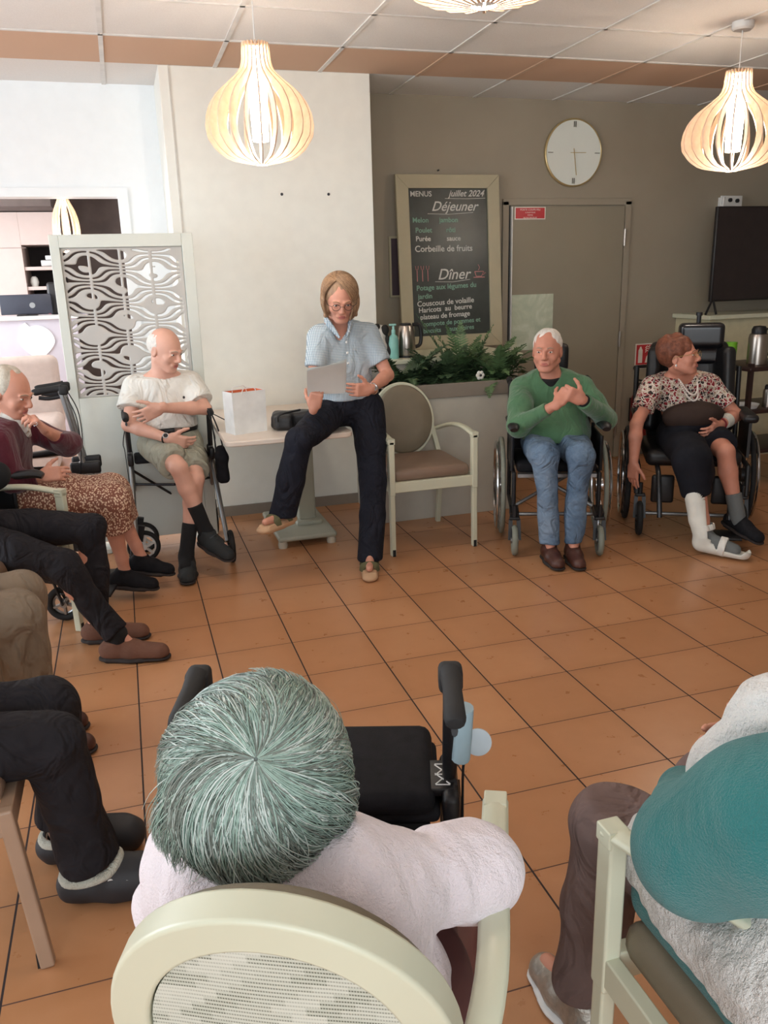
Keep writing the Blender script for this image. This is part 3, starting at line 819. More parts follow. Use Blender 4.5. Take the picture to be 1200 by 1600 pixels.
# ================================================================== menu blackboard
bd = thing('menu_blackboard', 'large framed blackboard with a chalk menu leaning on the ledge', 'blackboard', (2.38, 5.95, 1.02))
lean = .10
def BD(x, z, off=0):  # board plane coordinates: x 0..w, z 0..h
    return V3(1.975+x, 5.93+lean*(z/1.25)-off, 1.02+z)
wd_, ht_ = .81, 1.235; fr = .095
m = MB()
def slab(x0, x1, z0, z1, o0, o1): 
    a = [BD(x0, z0, o0), BD(x1, z0, o0), BD(x1, z1, o0), BD(x0, z1, o0)]; b = [BD(x0, z0, o1), BD(x1, z0, o1), BD(x1, z1, o1), BD(x0, z1, o1)]
    m.add(a+b, [[0, 3, 2, 1], [4, 5, 6, 7], [0, 1, 5, 4], [1, 2, 6, 5], [2, 3, 7, 6], [3, 0, 4, 7]])
def mitre(p0, p1, q1, q0):
    a = [BD(*p, 0) for p in (p0, p1, q1, q0)]; b = [BD(*p, .028) for p in (p0, p1, q1, q0)]
    m.add(a+b, [[0, 3, 2, 1], [4, 5, 6, 7], [0, 1, 5, 4], [1, 2, 6, 5], [2, 3, 7, 6], [3, 0, 4, 7]])
mitre((0, 0), (wd_, 0), (wd_-fr, fr), (fr, fr)); mitre((wd_, 0), (wd_, ht_), (wd_-fr, ht_-fr), (wd_-fr, fr))
mitre((wd_, ht_), (0, ht_), (fr, ht_-fr), (wd_-fr, ht_-fr)); mitre((0, ht_), (0, 0), (fr, fr), (fr, ht_-fr))
M['boardframe'] = mk('beige_painted_frame', (176, 168, 142), .5, var=.03)
m.build('board_frame', M['boardframe'], bd, world=True, bevel=.003)
m = MB(); slab(fr-.005, wd_-fr+.005, fr-.005, ht_-fr+.005, 0, .010)
def slate():
    t = NT('glossy_blackboard'); v = t.coords(); n = t.noise(v, 7, 4, .6)
    return t.set(t.ramp(n, [(.3, srgb(50, 54, 52)), (.75, srgb(66, 72, 68))]), .33, 0, .5)
m.build('slate', slate(), bd, world=True)
M['chalk'] = mk('white_chalk', (205, 205, 200), .9); M['chalkg'] = mk('pale_green_chalk', (130, 168, 150), .9); M['chalkp'] = mk('pink_chalk', (205, 140, 140), .9)
def chalk(txt, x, z, size, mm='chalk', slope=0.0, shear=0., off=0.0):
    r = V3(1, 0, slope); u = BD(0, 1)-BD(0, 0)
    P, fs = text_mesh('chalk_writing', txt, size, None, None, BD(x, z, .0125), r, u, .0004, shear, offset=off)
    return P, fs
groups_ = {'chalk': MB(), 'chalkg': MB(), 'chalkp': MB()}
def put(txt, x, z, size, mm='chalk', slope=0., shear=0., off=.0008):
    P, fs = chalk(txt, x, z, size, mm, slope, shear, off); MB().add(P, fs).build('chalk_line', M[mm], bd, world=True)
put('MENUS', .11, 1.085, .052); put('juillet 2024', .41, 1.085, .062, shear=.35); put('Déjeuner', .27, .985, .095, shear=.4)
groups_['chalk'].tube([BD(.24, .965, .013), BD(.4, .96, .013), BD(.6, .972, .013)], .002, 6)
groups_['chalk'].tube([BD(.38, 1.07, .013), BD(.55, 1.068, .013), BD(.70, 1.072, .013)], .002, 6)
put('Melon      jambon', .12, .905, .05, 'chalkg'); put('Poulet        rôti', .14, .835, .05, 'chalkg'); put('Purée         sauce', .14, .775, .05)
put('Corbeille de fruits', .13, .70, .062)
put('Dîner', .30, .50, .11, shear=.3); groups_['chalk'].tube([BD(.28, .485, .013), BD(.42, .48, .013), BD(.56, .495, .013)], .002, 6)
put('Potage aux légumes du', .13, .425, .052, 'chalkg', .03); put('jardin', .14, .365, .05, 'chalkg', .03)
put('Couscous de volaille', .13, .31, .055, 'chalk', .04); put('Haricots  au  beurre', .14, .265, .052, 'chalk', .04)
put('plateau de fromage', .15, .215, .052, 'chalk', .04); put('compote de pommes et', .17, .165, .048, 'chalkg', .04); put('biscuits     aux poires', .17, .115, .048, 'chalkg', .04)
for k in range(3):
    x = .14+k*.042
    groups_['chalkp'].tube([BD(x, .49, .013), BD(x, .57, .013)], .003, 6).tube([BD(x-.011, .60, .013), BD(x-.008, .575, .013), BD(x+.008, .575, .013), BD(x+.011, .60, .013)], .002, 6)
groups_['chalkp'].tube([BD(.60, .55, .013), BD(.612, .515, .013), BD(.655, .515, .013), BD(.672, .55, .013), BD(.60, .55, .013)], .0028, 6).tube([BD(.59, .508, .013), BD(.68, .508, .013)], .0035, 6).tube([BD(.67, .545, .013), BD(.69, .54, .013), BD(.665, .525, .013)], .002, 6).tube([BD(.63, .56, .013), BD(.64, .58, .013), BD(.628, .6, .013)], .002, 6, n=3)
for k_, nm in (('chalk', 'chalk_underlines'), ('chalkp', 'pink_chalk_drawings')):
    groups_[k_].build(nm, M[k_], bd, world=True)
fd = thing('small_frame', 'small dark framed notice on the wall, half hidden behind the menu blackboard', 'frame', (1.97, YB, 1.6))
MB().bb(1.935, 2.14, YB-.02, YB, 1.40, 1.835).build('frame_border', M['boardframe'], fd, world=True, bevel=.003)
MB().bb(1.950, 2.125, YB-.023, YB-.018, 1.415, 1.82).build('dark_panel', mk('plum_panel', (72, 58, 66), .4), fd, world=True)
tag(MB().cyl((2.33, YB, 2.29), (2.33, YB-.02, 2.29), .006).build('wall_hook', M['black']), 'tiny dark hook on the wall above the blackboard', 'hook')
for x, nm in ((1.055, 'left'), (1.36, 'right')):
    z_ = 2.075
    tag(MB().lathe([(0, 0), (.009, 0), (.009, .004), (.004, .009), (0, .009)], (x, 5.52, z_), 12, axis=(0, -1, 0)).build('wall_screw', M['darkmetal']),
        'small dark screw in the white wall below the pendant lamp, %s one of the pair' % nm, 'screw', 'screws in the white wall')

# ================================================================== signs and paper
sg = thing('door_sign', 'small red sign with white lettering at the top of the door', 'sign', (3.07, YB-.03, 1.99))
y_ = YB-.0285
MB().rbox((3.072, y_-.0015, 1.988), (.262, .002, .092), .0009).build('sign_plate', mk('sign_white', (228, 222, 214), .5), sg, world=True)
MB().rbox((3.072, y_-.0030, 1.988), (.245, .001, .077), .0004).build('red_field', mk('sign_red', (196, 66, 70), .5), sg, world=True)
q = MB()
for i, (tx, s) in enumerate((('PORTE COUPE-FEU', .020), ('A MAINTENIR', .014), ('FERMEE', .014), ('NE PAS OBSTRUER', .014))):
    P, fs = text_mesh('t', tx, s, None, None, (3.072, y_-.0042, 2.006-i*.0185), (1, 0, 0), (0, 0, 1), .0002, align='CENTER'); q.add(P, fs)
q.build('lettering', mk('sign_letter', (235, 228, 220), .6), sg, world=True)
def notice():
    t = NT('marbled_pale_green_paper'); v = t.coords(); n = t.noise(v, 5, 5, .6, 1.5)
    return t.set(t.ramp(n, [(.35, srgb(178, 190, 168)), (.5, srgb(192, 200, 178)), (.62, srgb(205, 212, 194))]), .6)
tag(MB().bb(2.93, 3.29, YB-.032, YB-.0285, .955, 1.385).build('door_notice', notice()), 'pale green paper sheet fixed to the door behind the man in green', 'poster')
es = thing('extinguisher_sign', 'red and white fire extinguisher pictogram sign on the taupe wall', 'sign', (4.17, YB, .85))
MB().bb(4.09, 4.25, YB-.004, YB-.001, .74, .95).build('sign_plate', mk('sign_white', (228, 222, 214), .5), es, world=True)
MB().bb(4.1, 4.24, YB-.006, YB-.004, .775, .94).build('red_field', mk('sign_red', (190, 46, 54), .5), es, world=True)
q = MB(); yy = YB-.0062
q.prism([(4.118+dx, yy, .79+dz) for dx, dz in ((0, 0), (.04, 0), (.04, .105), (.032, .118), (.026, .135), (.014, .135), (.008, .118), (0, .105))][::-1], (0, -.0015, 0))
for k in range(3):
    q.tube([(4.185, yy, .875+k*.018), (4.2, yy, .892+k*.018), (4.215, yy, .885+k*.018), (4.228, yy, .90+k*.018)], .003, 6, n=3)
q.prism([(4.185+dx, yy, .79+dz) for dx, dz in ((0, 0), (.045, 0), (.045, .05), (.03, .07), (.012, .05))][::-1], (0, -.0015, 0))
q.build('pictogram', mk('sign_pictogram', (232, 226, 218), .6), es, world=True)
MB().bb(4.1, 4.24, YB-.0062, YB-.004, .745, .772).build('dark_strip', M['black'], es, world=True)
fe = thing('fire_extinguisher', 'red fire extinguisher in the shade below its sign', 'fire extinguisher', (4.1, 5.98, 0))
MB().lathe([(0, .12), (.072, .12), (.078, .135), (.078, .5), (.06, .545), (.025, .57), (.025, .6), (0, .6)], (4.1, 5.98, 0)).build('cylinder', mk('extinguisher_red', (120, 22, 26), .35), fe, world=True)
MB().rbox((4.1, 5.96, .62), (.03, .1, .03), .008).rbox((4.1, 5.95, .655), (.025, .11, .015), .005).build('valve_handle', M['black'], fe, world=True)
MB().tube([(4.13, 5.98, .6), (4.20, 5.95, .5), (4.19, 5.94, .3), (4.18, 5.94, .2)], .011, 8, n=5).build('hose', M['black'], fe, world=True)
MB().bb(4.06, 4.14, 6.05, 6.08, .3, .5).build('wall_bracket', M['black'], fe, world=True)

# ================================================================== television
tv = thing('television', 'large dark flat television on the counter at the right edge', 'television', (5.05, 5.78, 1.185))
MB().rbox((5.13, 5.72, 1.645), (1.25, .035, .72), .008).build('casing', mk('dark_casing', (30, 27, 28), .4), tv, world=True)
MB().bb(4.517, 5.743, 5.699, 5.7025, 1.30, 1.993).build('screen', mk('tv_screen', (44, 36, 37), .22), tv, world=True)
for x in (4.54, 5.6):
    MB().tube([(x, 5.72, 1.31), (x-.005, 5.66, 1.19)], .009, 8).tube([(x, 5.72, 1.31), (x-.09, 5.68, 1.19)], .009, 8).build('stand_leg', M['black'], tv, world=True)
bk_ = thing('wall_bracket', 'white metal wall bracket sticking out above the television', 'bracket', (4.88, 6.05, 1.95))
MB().rbox((4.88, 6.02, 2.045), (.21, .012, .13), .005).build('plate', M['white'], bk_, world=True)
MB().tube([(4.79, 6.0, 2.09), (4.775, 5.985, 2.05), (4.765, 5.98, 1.83), (4.80, 5.975, 1.79), (4.84, 5.975, 1.80)], .012, 10, n=4).rbox((4.82, 5.98, 1.81), (.07, .04, .07), .012).build('arm', M['white'], bk_, world=True)
for x, z in ((4.86, 2.075), (4.93, 2.07), (4.81, 1.81)): MB().cyl((x, 6.014, z), (x, 5.95 if z < 2 else 6.0, z), .016).build('knob', M['darkmetal'], bk_, world=True)
MB().bb(4.8, 4.98, 6.02, 6.08, 1.99, 2.1).build('wall_mount', M['white'], bk_, world=True)

# ================================================================== things on the ledge
so = thing('soap_bottle', 'turquoise pump bottle on the ledge beside the kettle', 'bottle', (1.727, 5.36, 1.02))
MB().lathe([(0, 0), (.032, 0), (.034, .006), (.034, .12), (.028, .145), (.014, .16), (.014, .17), (0, .17)], (1.727, 5.36, 1.02)).build('bottle', mk('turquoise_bottle', (132, 190, 182), .35), so, world=True)
MB().cyl((1.727, 5.36, 1.185), (1.727, 5.36, 1.235), .008).cyl((1.727, 5.36, 1.19), (1.727, 5.36, 1.21), .014).rbox((1.722, 5.36, 1.243), (.05, .018, .014), .005).build('pump', mk('turquoise_pump', (150, 200, 192), .4), so, world=True)
kt = thing('kettle', 'brushed steel electric kettle with black handle in front of the blackboard', 'kettle', (1.85, 5.42, 1.02))
MB().lathe([(0, .012), (.062, .012), (.066, .03), (.062, .12), (.052, .205), (.048, .212), (0, .216)], (1.835, 5.42, 1.02)).build('kettle_body', M['steel'], kt, world=True)
MB().lathe([(0, 0), (.07, 0), (.07, .012), (0, .014)], (1.835, 5.42, 1.02)).lathe([(0, .214), (.04, .214), (.034, .226), (0, .228)], (1.835, 5.42, 1.02)).build('lid_and_base', M['black'], kt, world=True)
MB().tube([(1.885, 5.42, 1.235), (1.93, 5.42, 1.228), (1.945, 5.42, 1.17), (1.935, 5.42, 1.10), (1.892, 5.42, 1.085)], .0125, 10, n=5).build('handle', M['black'], kt, world=True)
pa = thing('toy_animal', 'black and white soft toy on the ledge, half hidden behind the standing woman', 'toy', (1.66, 5.4, 1.02))
v = Vol(.005); v.ell((1.65, 5.42, 1.19), (.055, .05, .055)); v.ell((1.65, 5.42, 1.09), (.06, .055, .08)); v.wrinkle(.0015, 150, 2)
v.mesh('plush_body', mk('white_plush', (215, 212, 205), .9, bump=.4, bs=300), pa)
v = Vol(.004); v.ell((1.675, 5.385, 1.21), (.028, .03, .035)); v.ell((1.69, 5.385, 1.145), (.014, .03, .03)); v.ell((1.70, 5.38, 1.07), (.018, .04, .05)); v.ell((1.62, 5.38, 1.235), (.02, .02, .02))
v.mesh('dark_patches', mk('black_plush', (32, 32, 30), .9), pa)

# ================================================================== trough plants
M['fern'] = mk('fern_green', (84, 112, 72), .55, var=.35, vs=18)
M['fern2'] = mk('dark_foliage_green', (68, 90, 62), .5, var=.35, vs=18)
M['gravel'] = mk('white_gravel', (200, 194, 184), .8, var=.2, vs=90, bump=.9, bs=160, bd=.02)
tag(MB().bb(1.5, 2.42, 4.95, 5.26, .765, .872).build('planter_gravel', M['gravel']), 'white gravel filling the grey trough', 'gravel', kind='stuff')
def fern(label, c, n, L, seed, mm, dirs=None, up=.9, base=.87):
    rs = random.Random(seed); t = thing('fern', label, 'plant', (c[0], c[1], base))
    fm, sm = MB(), MB()
    for k in range(n):
        a = rs.uniform(0, 2*PI) if dirs is None else rs.uniform(*dirs); l = L*rs.uniform(.65, 1.1); el = rs.uniform(.35, up)
        h0 = V3(c[0]+rs.uniform(-.05, .05), c[1]+rs.uniform(-.025, .025), base-.01)
        dx, dy = math.cos(a), math.sin(a)*.55
        pts = []
        for i in range(9):
            q = i/8; pts.append(h0+V3(dx*l*q, dy*l*q, l*(el*1.5*q-1.25*q*q*(1.2-el))))
        sm.tube(pts, [.0022*(1-.8*i/8) for i in range(9)], 5)
        P = spline(pts, 3)
        for i in range(2, len(P)-1):
            q = i/len(P); d = unit(P[i+1]-P[i]); s = unit(np.cross(d, V3(0, 0, 1))); w = (.058 if mm == 'fern' else .054)*math.sin(PI*min(1, q*.9+.12))*rs.uniform(.8, 1.1)*L/.25
            nrm = np.cross(s, d)
            for sg_ in (-1, 1):
                tip = P[i]+s*sg_*w+d*w*.45-nrm*w*rs.uniform(-.15, .35)*-1; b0, b1 = P[i]-d*.005, P[i]+d*.007
                mid = (P[i]+tip)/2; fm.add([b0, mid-d*.007+nrm*.002, tip, mid+d*.008+nrm*.002, b1], [[0, 1, 2, 3, 4]])
    fm.build('fronds', M[mm], t, smooth=0, world=True); sm.build('stems', M['fern2'], t, world=True)
    return t
fern('spiky dark green fern at the left end of the trough', (1.70, 5.07), 60, .29, 1, 'fern2')
fern('bushy dark green fern in the middle of the trough', (2.02, 5.10), 76, .27, 2, 'fern2')
fern('tall fern with an upright frond in the trough, right of the middle', (2.13, 5.15), 22, .28, 3, 'fern', up=1.15)
fern('trailing fern hanging over the right end of the trough', (2.33, 5.06), 56, .28, 4, 'fern')
fw = thing('white_flower', 'small white artificial flower at the front of the trough', 'flower', (2.195, 4.985, .90))
m = MB()
for k in range(6):
    a = k*PI/3; m.ell((2.195+.018*math.cos(a), 4.985, .918+.018*math.sin(a)), (.014, .008, .014), None, 10, 6)
m.build('petals', mk('petal_white', (236, 234, 226), .6), fw, world=True)
MB().ell((2.195, 4.975, .918), (.008, .006, .008)).build('flower_centre', M['black'], fw, world=True)
MB().cyl((2.195, 4.99, .87), (2.195, 4.99, .912), .002, seg=6).build('stem', M['fern2'], fw, world=True)
# ================================================================== wheels, rollators, wheelchairs
def wheel(name, parent, c, R, tyre_m, hub_m, tr=.013, spokes=6, axis=(1, 0, 0), handrim=None, solid=False, sw=.006):
    c = np.array(c, float); ax = unit(axis)
    o = MB().torus(c, R-tr, tr, axis=axis, seg=40, ms=10).build(name, tyre_m, parent)
    h = MB(); h.torus(c, R-2*tr-.004, .006, axis=axis, seg=32, ms=6); h.cyl(c-ax*.022, c+ax*.022, R*.13+.006)
    u = unit(np.cross(ax, V3(0, 0, 1))); w = np.cross(ax, u)
    for k in range(spokes):
        a = 2*PI*k/spokes+.3; d = u*math.cos(a)+w*math.sin(a)
        h.bar(c+d*(R*.1), c+d*(R-2*tr), sw, sw*2.2 if spokes < 10 else sw, up=ax)
    if solid: h.lathe([(0, -.006), (R-2*tr, -.006), (R-2*tr, .006), (0, .006)], c, 24, axis=axis)
    h.build('hub_and_spokes', hub_m, o)
    if handrim is not None:
        MB().torus(c+ax*handrim, R-.035, .009, axis=axis, seg=44, ms=8).build('handrim', M['chrome'], o)
    return o
def caster(parent, c, R, tyre_m, hub_m, wdt=.02, spokes=5, name='caster_wheel'):
    o = wheel(name, parent, c, R, tyre_m, hub_m, wdt*.6, spokes, sw=.01)
    f = MB(); x, y, z = c
    for s in (-1, 1): f.bar((x+s*.026, y, z), (x+s*.022, y+.03, z+R+.03), .006, .022, up=(1, 0, 0))
    f.rbox((x, y+.03, z+R+.035), (.058, .04, .018), .005).cyl((x, y+.03, z+R+.03), (x, y+.03, z+R+.11), .014)
    f.build('fork', M['black'], o)
    return o

def rollator(name, label, loc, face_rear, w=.23, hz=.86, frame='darkmetal', front='white', seat=True, group=None):
    """-y local is the rear, where the walker stands"""
    t = thing(name, label, 'rollator', loc, rotf(face_rear), group); Fm = M[frame]
    for s in (-1, 1):
        x = s*w
        m = MB(); m.tube([(x, -.03, hz-.02), (x, -.02, hz-.05), (x, .04, .62), (x, .07, .52)], .0145, 10, n=4); m.build('handle_post', Fm, t)
        m = MB(); m.tube([(x, .06, .60), (x*1.03, -.08, .40), (x*1.1, -.28, .12)], .022 if frame == 'black' else .0145, 10, n=5); m.build('rear_leg', M['alu'] if frame != 'black' else Fm, t)
        m = MB(); m.tube([(x, .02, .62), (x*1.0, .16, .42), (x*1.04, .28, .14)], .0145, 10, n=5); m.build('front_leg', M['alu'] if frame != 'black' else Fm, t)
        g = MB(); g.tube([(x, -.02, hz), (x, -.07, hz-.004), (x, -.15, hz-.014), (x, -.165, hz-.018)], [.021, .017, .019, .014], 12, n=4).rbox((x, -.012, hz-.012), (.044, .05, .05), .012); hd = g.build('handle_grip', M['rubber'], t)
        b = MB(); b.tube([(x, -.03, hz-.045), (x, -.09, hz-.052), (x, -.14, hz-.045)], .006, 8, n=3, flat=1.8); b.build('brake_lever', M['black'], hd)
        b = MB(); b.tube([(x, .0, hz-.05), (x+s*.03, .04, hz-.18), (x+s*.025, .03, .62), (x+s*.02, -.05, .40), (x*1.08, -.2, .22)], .003, 6, n=5); b.build('brake_cable', M['black'], t)
        wheel('wheel', t, (x*1.12+s*.012, -.30, .095), .095, M['rubber'], M['darkmetal'], .015, 6, sw=.009)
        wheel('wheel', t, (x*1.06, .31, .095), .095, M['rubber'], M[front], .013, 6, sw=.011)
        MB().bar((x*1.06, .29, .13), (x*1.06, .31, .22), .036, .03, up=(1, 0, 0)).build('wheel_fork', M['black'], t)
        MB().rbox((x, .05, .585), (.034, .16, .07), .012).build('side_bracket', M['black'], t)
    if not seat: return t
    MB().rbox((0, .10, .575), (2*w-.04, .25, .032), .014).build('seat', M['blackfab'], t)
    MB().tube([(-w, .03, .52), (0, .20, .30), (w, .03, .52)][:2]+[(0, .2, .3)], .008, 6).tube([(-w, .17, .40), (0, .07, .40), (w, .17, .40)], .008, 8).build('cross_brace', M['darkmetal'], t)
    return t

def wheelchair(label, loc, face, tyre='greyrub', arm_front=-.34, headrest=False, w=.25, frame='black', footrests=True, back_h=.92, legs=1.0):
    t = thing('wheelchair', label, 'wheelchair', loc, rotf(face)); Fm = M[frame]
    MB().rbox((0, -.02, .485), (2*w-.05, .44, .06), .022).build('seat', M['blackfab'], t)
    MB().rbox((0, .225, .70), (2*w-.06, .045, back_h-.50), .02).build('backrest', M['blackfab'], t)
    for s in (-1, 1):
        x = s*w
        m = MB(); m.tube([(x-s*.01, -.24, .18), (x-s*.01, -.24, .45), (x-s*.01, .22, .45), (x-s*.01, .25, back_h-.06), (x-s*.01, .30, back_h)], .0125, 10); m.tube([(x-s*.01, -.24, .2), (x-s*.01, .22, .2), (x-s*.01, .22, .45)], .0125, 10)
        m.build('side_frame', Fm, t)
        MB().tube([(x-s*.01, .28, back_h-.01), (x-s*.01, .38, back_h-.005)], .018, 10).build('push_handle', M['rubber'], t)
        wheel('rear_wheel', t, (x+s*.045, .10, .30), .30, M[tyre], M['chrome'], .014, 18, handrim=s*.030, sw=.0016)
        caster(t, (x-s*.012, -.35, .088), .088, M[tyre], M['alu'], .028)
        MB().bar((x-s*.012, -.32, .22), (x-s*.012, -.22, .24), .045, .05, up=(1, 0, 0)).build('caster_housing', M['black'], t)
        a = MB(); a.tube([(x, -.20, .46), (x, -.20, .66)], .011, 8).tube([(x, .12, .46), (x, .12, .68)], .011, 8); a.bb(x-.004, x+.004, -.19, .13, .47, .66); a.build('skirt_guard', M['black'], t)
        MB().tube([(x, arm_front, .722), (x, arm_front+.05, .735), (x, -.1, .720), (x, .12, .715)], [.022, .034, .027, .024], 12, n=5, flat=.62).build('armrest', M['black'], t)
        if footrests:
            MB().tube([(x-s*.01, -.20, .46), (x-s*.01, -.30, .44), (x-s*.03, -.40, .30), (x-s*.06, -.47*legs, .13), (x-s*.07, -.48*legs, .10)], .0125, 10, n=5).build('footrest_hanger', M['chrome'], t)
            MB().rbox((x-s*.13, -.52*legs, .095), (.15, .14, .014), .005).build('footplate', M['black'], t)
    MB().bar((-w+.03, -.245, .445), (w-.03, -.245, .445), .02, .045, up=(0, 1, 0)).build('front_seat_rail', M['alu'], t)
    MB().tube([(-w+.02, -.1, .22), (w-.02, .05, .45)], .012, 8).tube([(w-.02, -.1, .22), (-w+.02, .05, .45)], .012, 8).tube([(-w+.02, -.2, .2), (w-.02, -.2, .2)], .012, 8).build('cross_brace', M['alu'], t)
    if headrest:
        MB().rbox((-.06+.06, .20, 1.06), (.20, .055, .17), .03).build('headrest', M['black'], t)
        MB().tube([(0, .25, .80), (0, .26, 1.06)], .012, 8).build('headrest_post', M['chrome'], t)
    return t

rollator('rollator', 'rollator under the man in the white t-shirt, dark handles at his elbows', (.19, 4.85, 0), (0, -1))
fr = rollator('rollator', 'black rollator with padded seat and mesh basket in front of the grey haired woman', (.285, 1.345, 0), (-.32, -.95), frame='black', hz=.875)
m = MB()
m.rbox((.02, .10, .602), (.36, .27, .055), .026); m.build('padded_seat_cover', M['blackfab'], fr)
MB().rbox((-.20, .10, .598), (.05, .25, .05), .02).build('seat_pad_roll', M['blackfab'], fr)
m = MB()   # mesh basket
for i in range(15):
    x = -.19+.38*i/14; m.tube([(x, -.03, .55), (x, -.05, .34), (x, .2, .33), (x, .22, .53)], .0016, 4)
for z in np.linspace(.35, .54, 9): m.tube([(-.19, -.035-.03*(.55-z), z), (.19, -.035-.03*(.55-z), z)], .0016, 4)
m.build('mesh_basket', M['black'], fr)
MB().bb(-.19, .19, -.02, .2, .345, .352).bb(-.19, .19, -.015, -.010, .35, .555).build('basket_lining', mk('black_lining', (16, 16, 17), .9), fr)
m = MB()   # white cross stitched emblem on the side bracket
ox, oy, oz = .216, .045, .6215
for (a, b, c, d) in ((-.014, -.03, .014, .005), (.014, -.03, -.014, .005), (-.014, .0, .014, .035), (.014, .0, -.014, .035), (-.014, -.032, .014, -.032), (-.014, .037, .014, .037), (-.014, .002, .014, .002)):
    m.tube([(ox+a, oy+b, oz), (ox+c, oy+d, oz)], .0014, 6)
m.build('white_emblem', M['white'], fr)
MB().rbox((.216, .05, .612), (.05, .10, .018), .004).build('emblem_plate', M['black'], fr)
MB().tube([(.255, -.01, .80), (.252, .0, .74), (.25, .012, .68)], [.018, .019, .018], 12).build('pale_blue_sleeve', mk('pale_blue_plastic', (160, 184, 194), .5), fr)
MB().lathe([(0, -.003), (.026, -.003), (.026, .003), (0, .003)], (.285, .035, .70), 24, axis=(0, -1, .3)).build('reflector', mk('pale_reflector', (176, 186, 192), .3), fr)
rollator('rollator', 'folded rollator parked beside the carved screen, one brake handle showing', (-.33, 4.83, 0), (-1, 0), w=.085, hz=1.03, frame='alu', seat=False)

wheelchair('manual wheelchair with pale green-grey tyres carrying the man in green', (2.36, 4.295, 0), (-.38, -.925), headrest=True, footrests=False)
wheelchair('wheelchair with chrome footrest tubes under the woman in burgundy, at the left edge', (-.70, 4.30, 0), (.97, -.22), tyre='rubber', legs=.94)

# ------------------------------------------------------------------ large black comfort wheelchair
pc = thing('comfort_wheelchair', 'large black padded comfort wheelchair with winged backrest carrying the woman in the floral blouse', 'wheelchair', (3.27, 4.24, 0), rotf((-.50, -.866)))
v = Vol(.007); v.box((0, -.02, .47), (.27, .26, .05), None, .04); v.mesh('seat', M['black'], pc, world=False)
v = Vol(.007); v.box((0, .27, .80), (.235, .045, .31), frame_from((0, 1, -.12)), .04, .03)
for s in (-1, 1): v.box((s*.205, .20, .82), (.042, .10, .26), frame_from((s*-.35, 1, -.12)), .035, .04)
v.ell((0, .2, 1.03), (.12, .05, .09), None, .04, 'sub'); v.mesh('winged_backrest', M['black'], pc, world=False)
M['glossblack'] = mk('glossy_black_vinyl', (26, 26, 30), .22)
v = Vol(.006); v.box((.06, .245, 1.15), (.135, .05, .075), None, .03); v.box((.06, .26, 1.03), (.13, .04, .06), None, .03, .03); v.mesh('headrest', M['glossblack'], pc, world=False)
MB().tube([(.05, .31, .9), (.05, .32, 1.2), (.05, .32, 1.275)], .014, 10).cyl((.05, .32, 1.265), (.05, .32, 1.285), .02).build('headrest_post', M['black'], pc)
for s in (-1, 1):
    x = s*.31
    wheel('rear_wheel', pc, (x+s*.045, .08, .30), .30, M['rubber'], M['darkmetal'], .016, 14, handrim=s*.032, sw=.002)
    caster(pc, (x-s*.02+s*-.0, -.30, .105), .105, M['rubber'], M['black'], .03)
    MB().tube([(x, -.26, .25), (x, -.25, .42), (x, .24, .45), (x, .30, .95)], .016, 10).tube([(x, -.2, .26), (x, .2, .26), (x, .24, .45)], .016, 10).build('side_frame', M['black'], pc)
    MB().rbox((x-s*.005, -.07, .705), (.085, .36, .05), .022).build('armrest', M['black'], pc)
    MB().bb(x-.008, x+.008, -.2, .1, .47, .69).build('skirt_guard', M['black'], pc)
    MB().cyl((x, .30, .93), (x, .40, .93), .017).build('push_handle', M['rubber'], pc)
    MB().tube([(s*.2, -.25, .42), (s*.2, -.38, .38), (s*.19, -.47, .16)], .015, 10, n=4).build('legrest_tube', M['darkmetal'], pc)
    MB().rbox((s*.17, -.33, .30), (.13, .035, .17), .016).build('calf_pad', M['black'], pc)
MB().rbox((.17, -.52, .085), (.15, .17, .014), .005).build('footplate', M['black'], pc)
MB().rbox((-.33, -.22, .745), (.05, .09, .05), .015).build('joystick_box', M['black'], pc)
MB().tube([(-.33, -.25, .76), (-.33, -.255, .80)], .006, 8).ell((-.33, -.255, .805), (.012, .012, .012), None, 10, 6).build('joystick', M['black'], pc)
MB().tube([(-.28, -.24, .12), (.28, -.24, .12)], .012, 8).build('cross_tube', M['alu'], pc)

# ------------------------------------------------------------------ serving trolley with flasks
tr = thing('serving_trolley', 'dark wooden serving trolley at the right edge with steel flasks', 'trolley', (4.5, 4.98, 0))
M['darkwood'] = mk('very_dark_brown_wood', (50, 32, 30), .4, var=.15)
for z in (.86, .56, .27): MB().rbox((4.52, 4.98, z), (.78, .46, .03), .008).build('shelf', M['darkwood'], tr, world=True)
for x in (4.16, 4.88):
    for y in (4.78, 5.18):
        MB().bar((x, y, .09), (x, y, .90), .03, .03).build('post', M['darkwood'], tr, world=True)
        wheel('caster_wheel', tr, (x-4.5, y-4.98, .045), .045, M['rubber'], M['black'], .01, 4)
def flask(label, c, R, H, capm='black'):
    t = thing('vacuum_flask', label, 'flask', c)
    MB().lathe([(0, 0), (R, 0), (R, H*.68), (R*.9, H*.78), (R*.72, H*.80), (0, H*.8)]).build('flask_body', M['steel'], t)
    MB().lathe([(0, H*.79), (R*.74, H*.79), (R*.76, H*.90), (R*.6, H*.98), (0, H)]).rbox((R*.6, 0, H*.9), (R*.9, .02, .014), .005).build('lid', M['black'], t)
    MB().tube([(R*.9, 0, H*.72), (R*1.6, 0, H*.68), (R*1.6, 0, H*.3), (R*.98, 0, H*.2)], .009, 8, n=4).build('handle', M['black'], t)
    return t
flask('large steel vacuum flask with brown-black lid on the trolley top', (4.33, 4.93, .876), .068, .27)
flask('small steel flask on the middle shelf of the trolley', (4.38, 4.84, .576), .034, .16)
gc = MB()
for k in range(3): gc.lathe([(.036, 0), (.044, .10), (.041, .10), (.033, .004), (0, .004), (0, 0), (.036, 0)], (4.24, 5.10, .878+.022*k), 24)
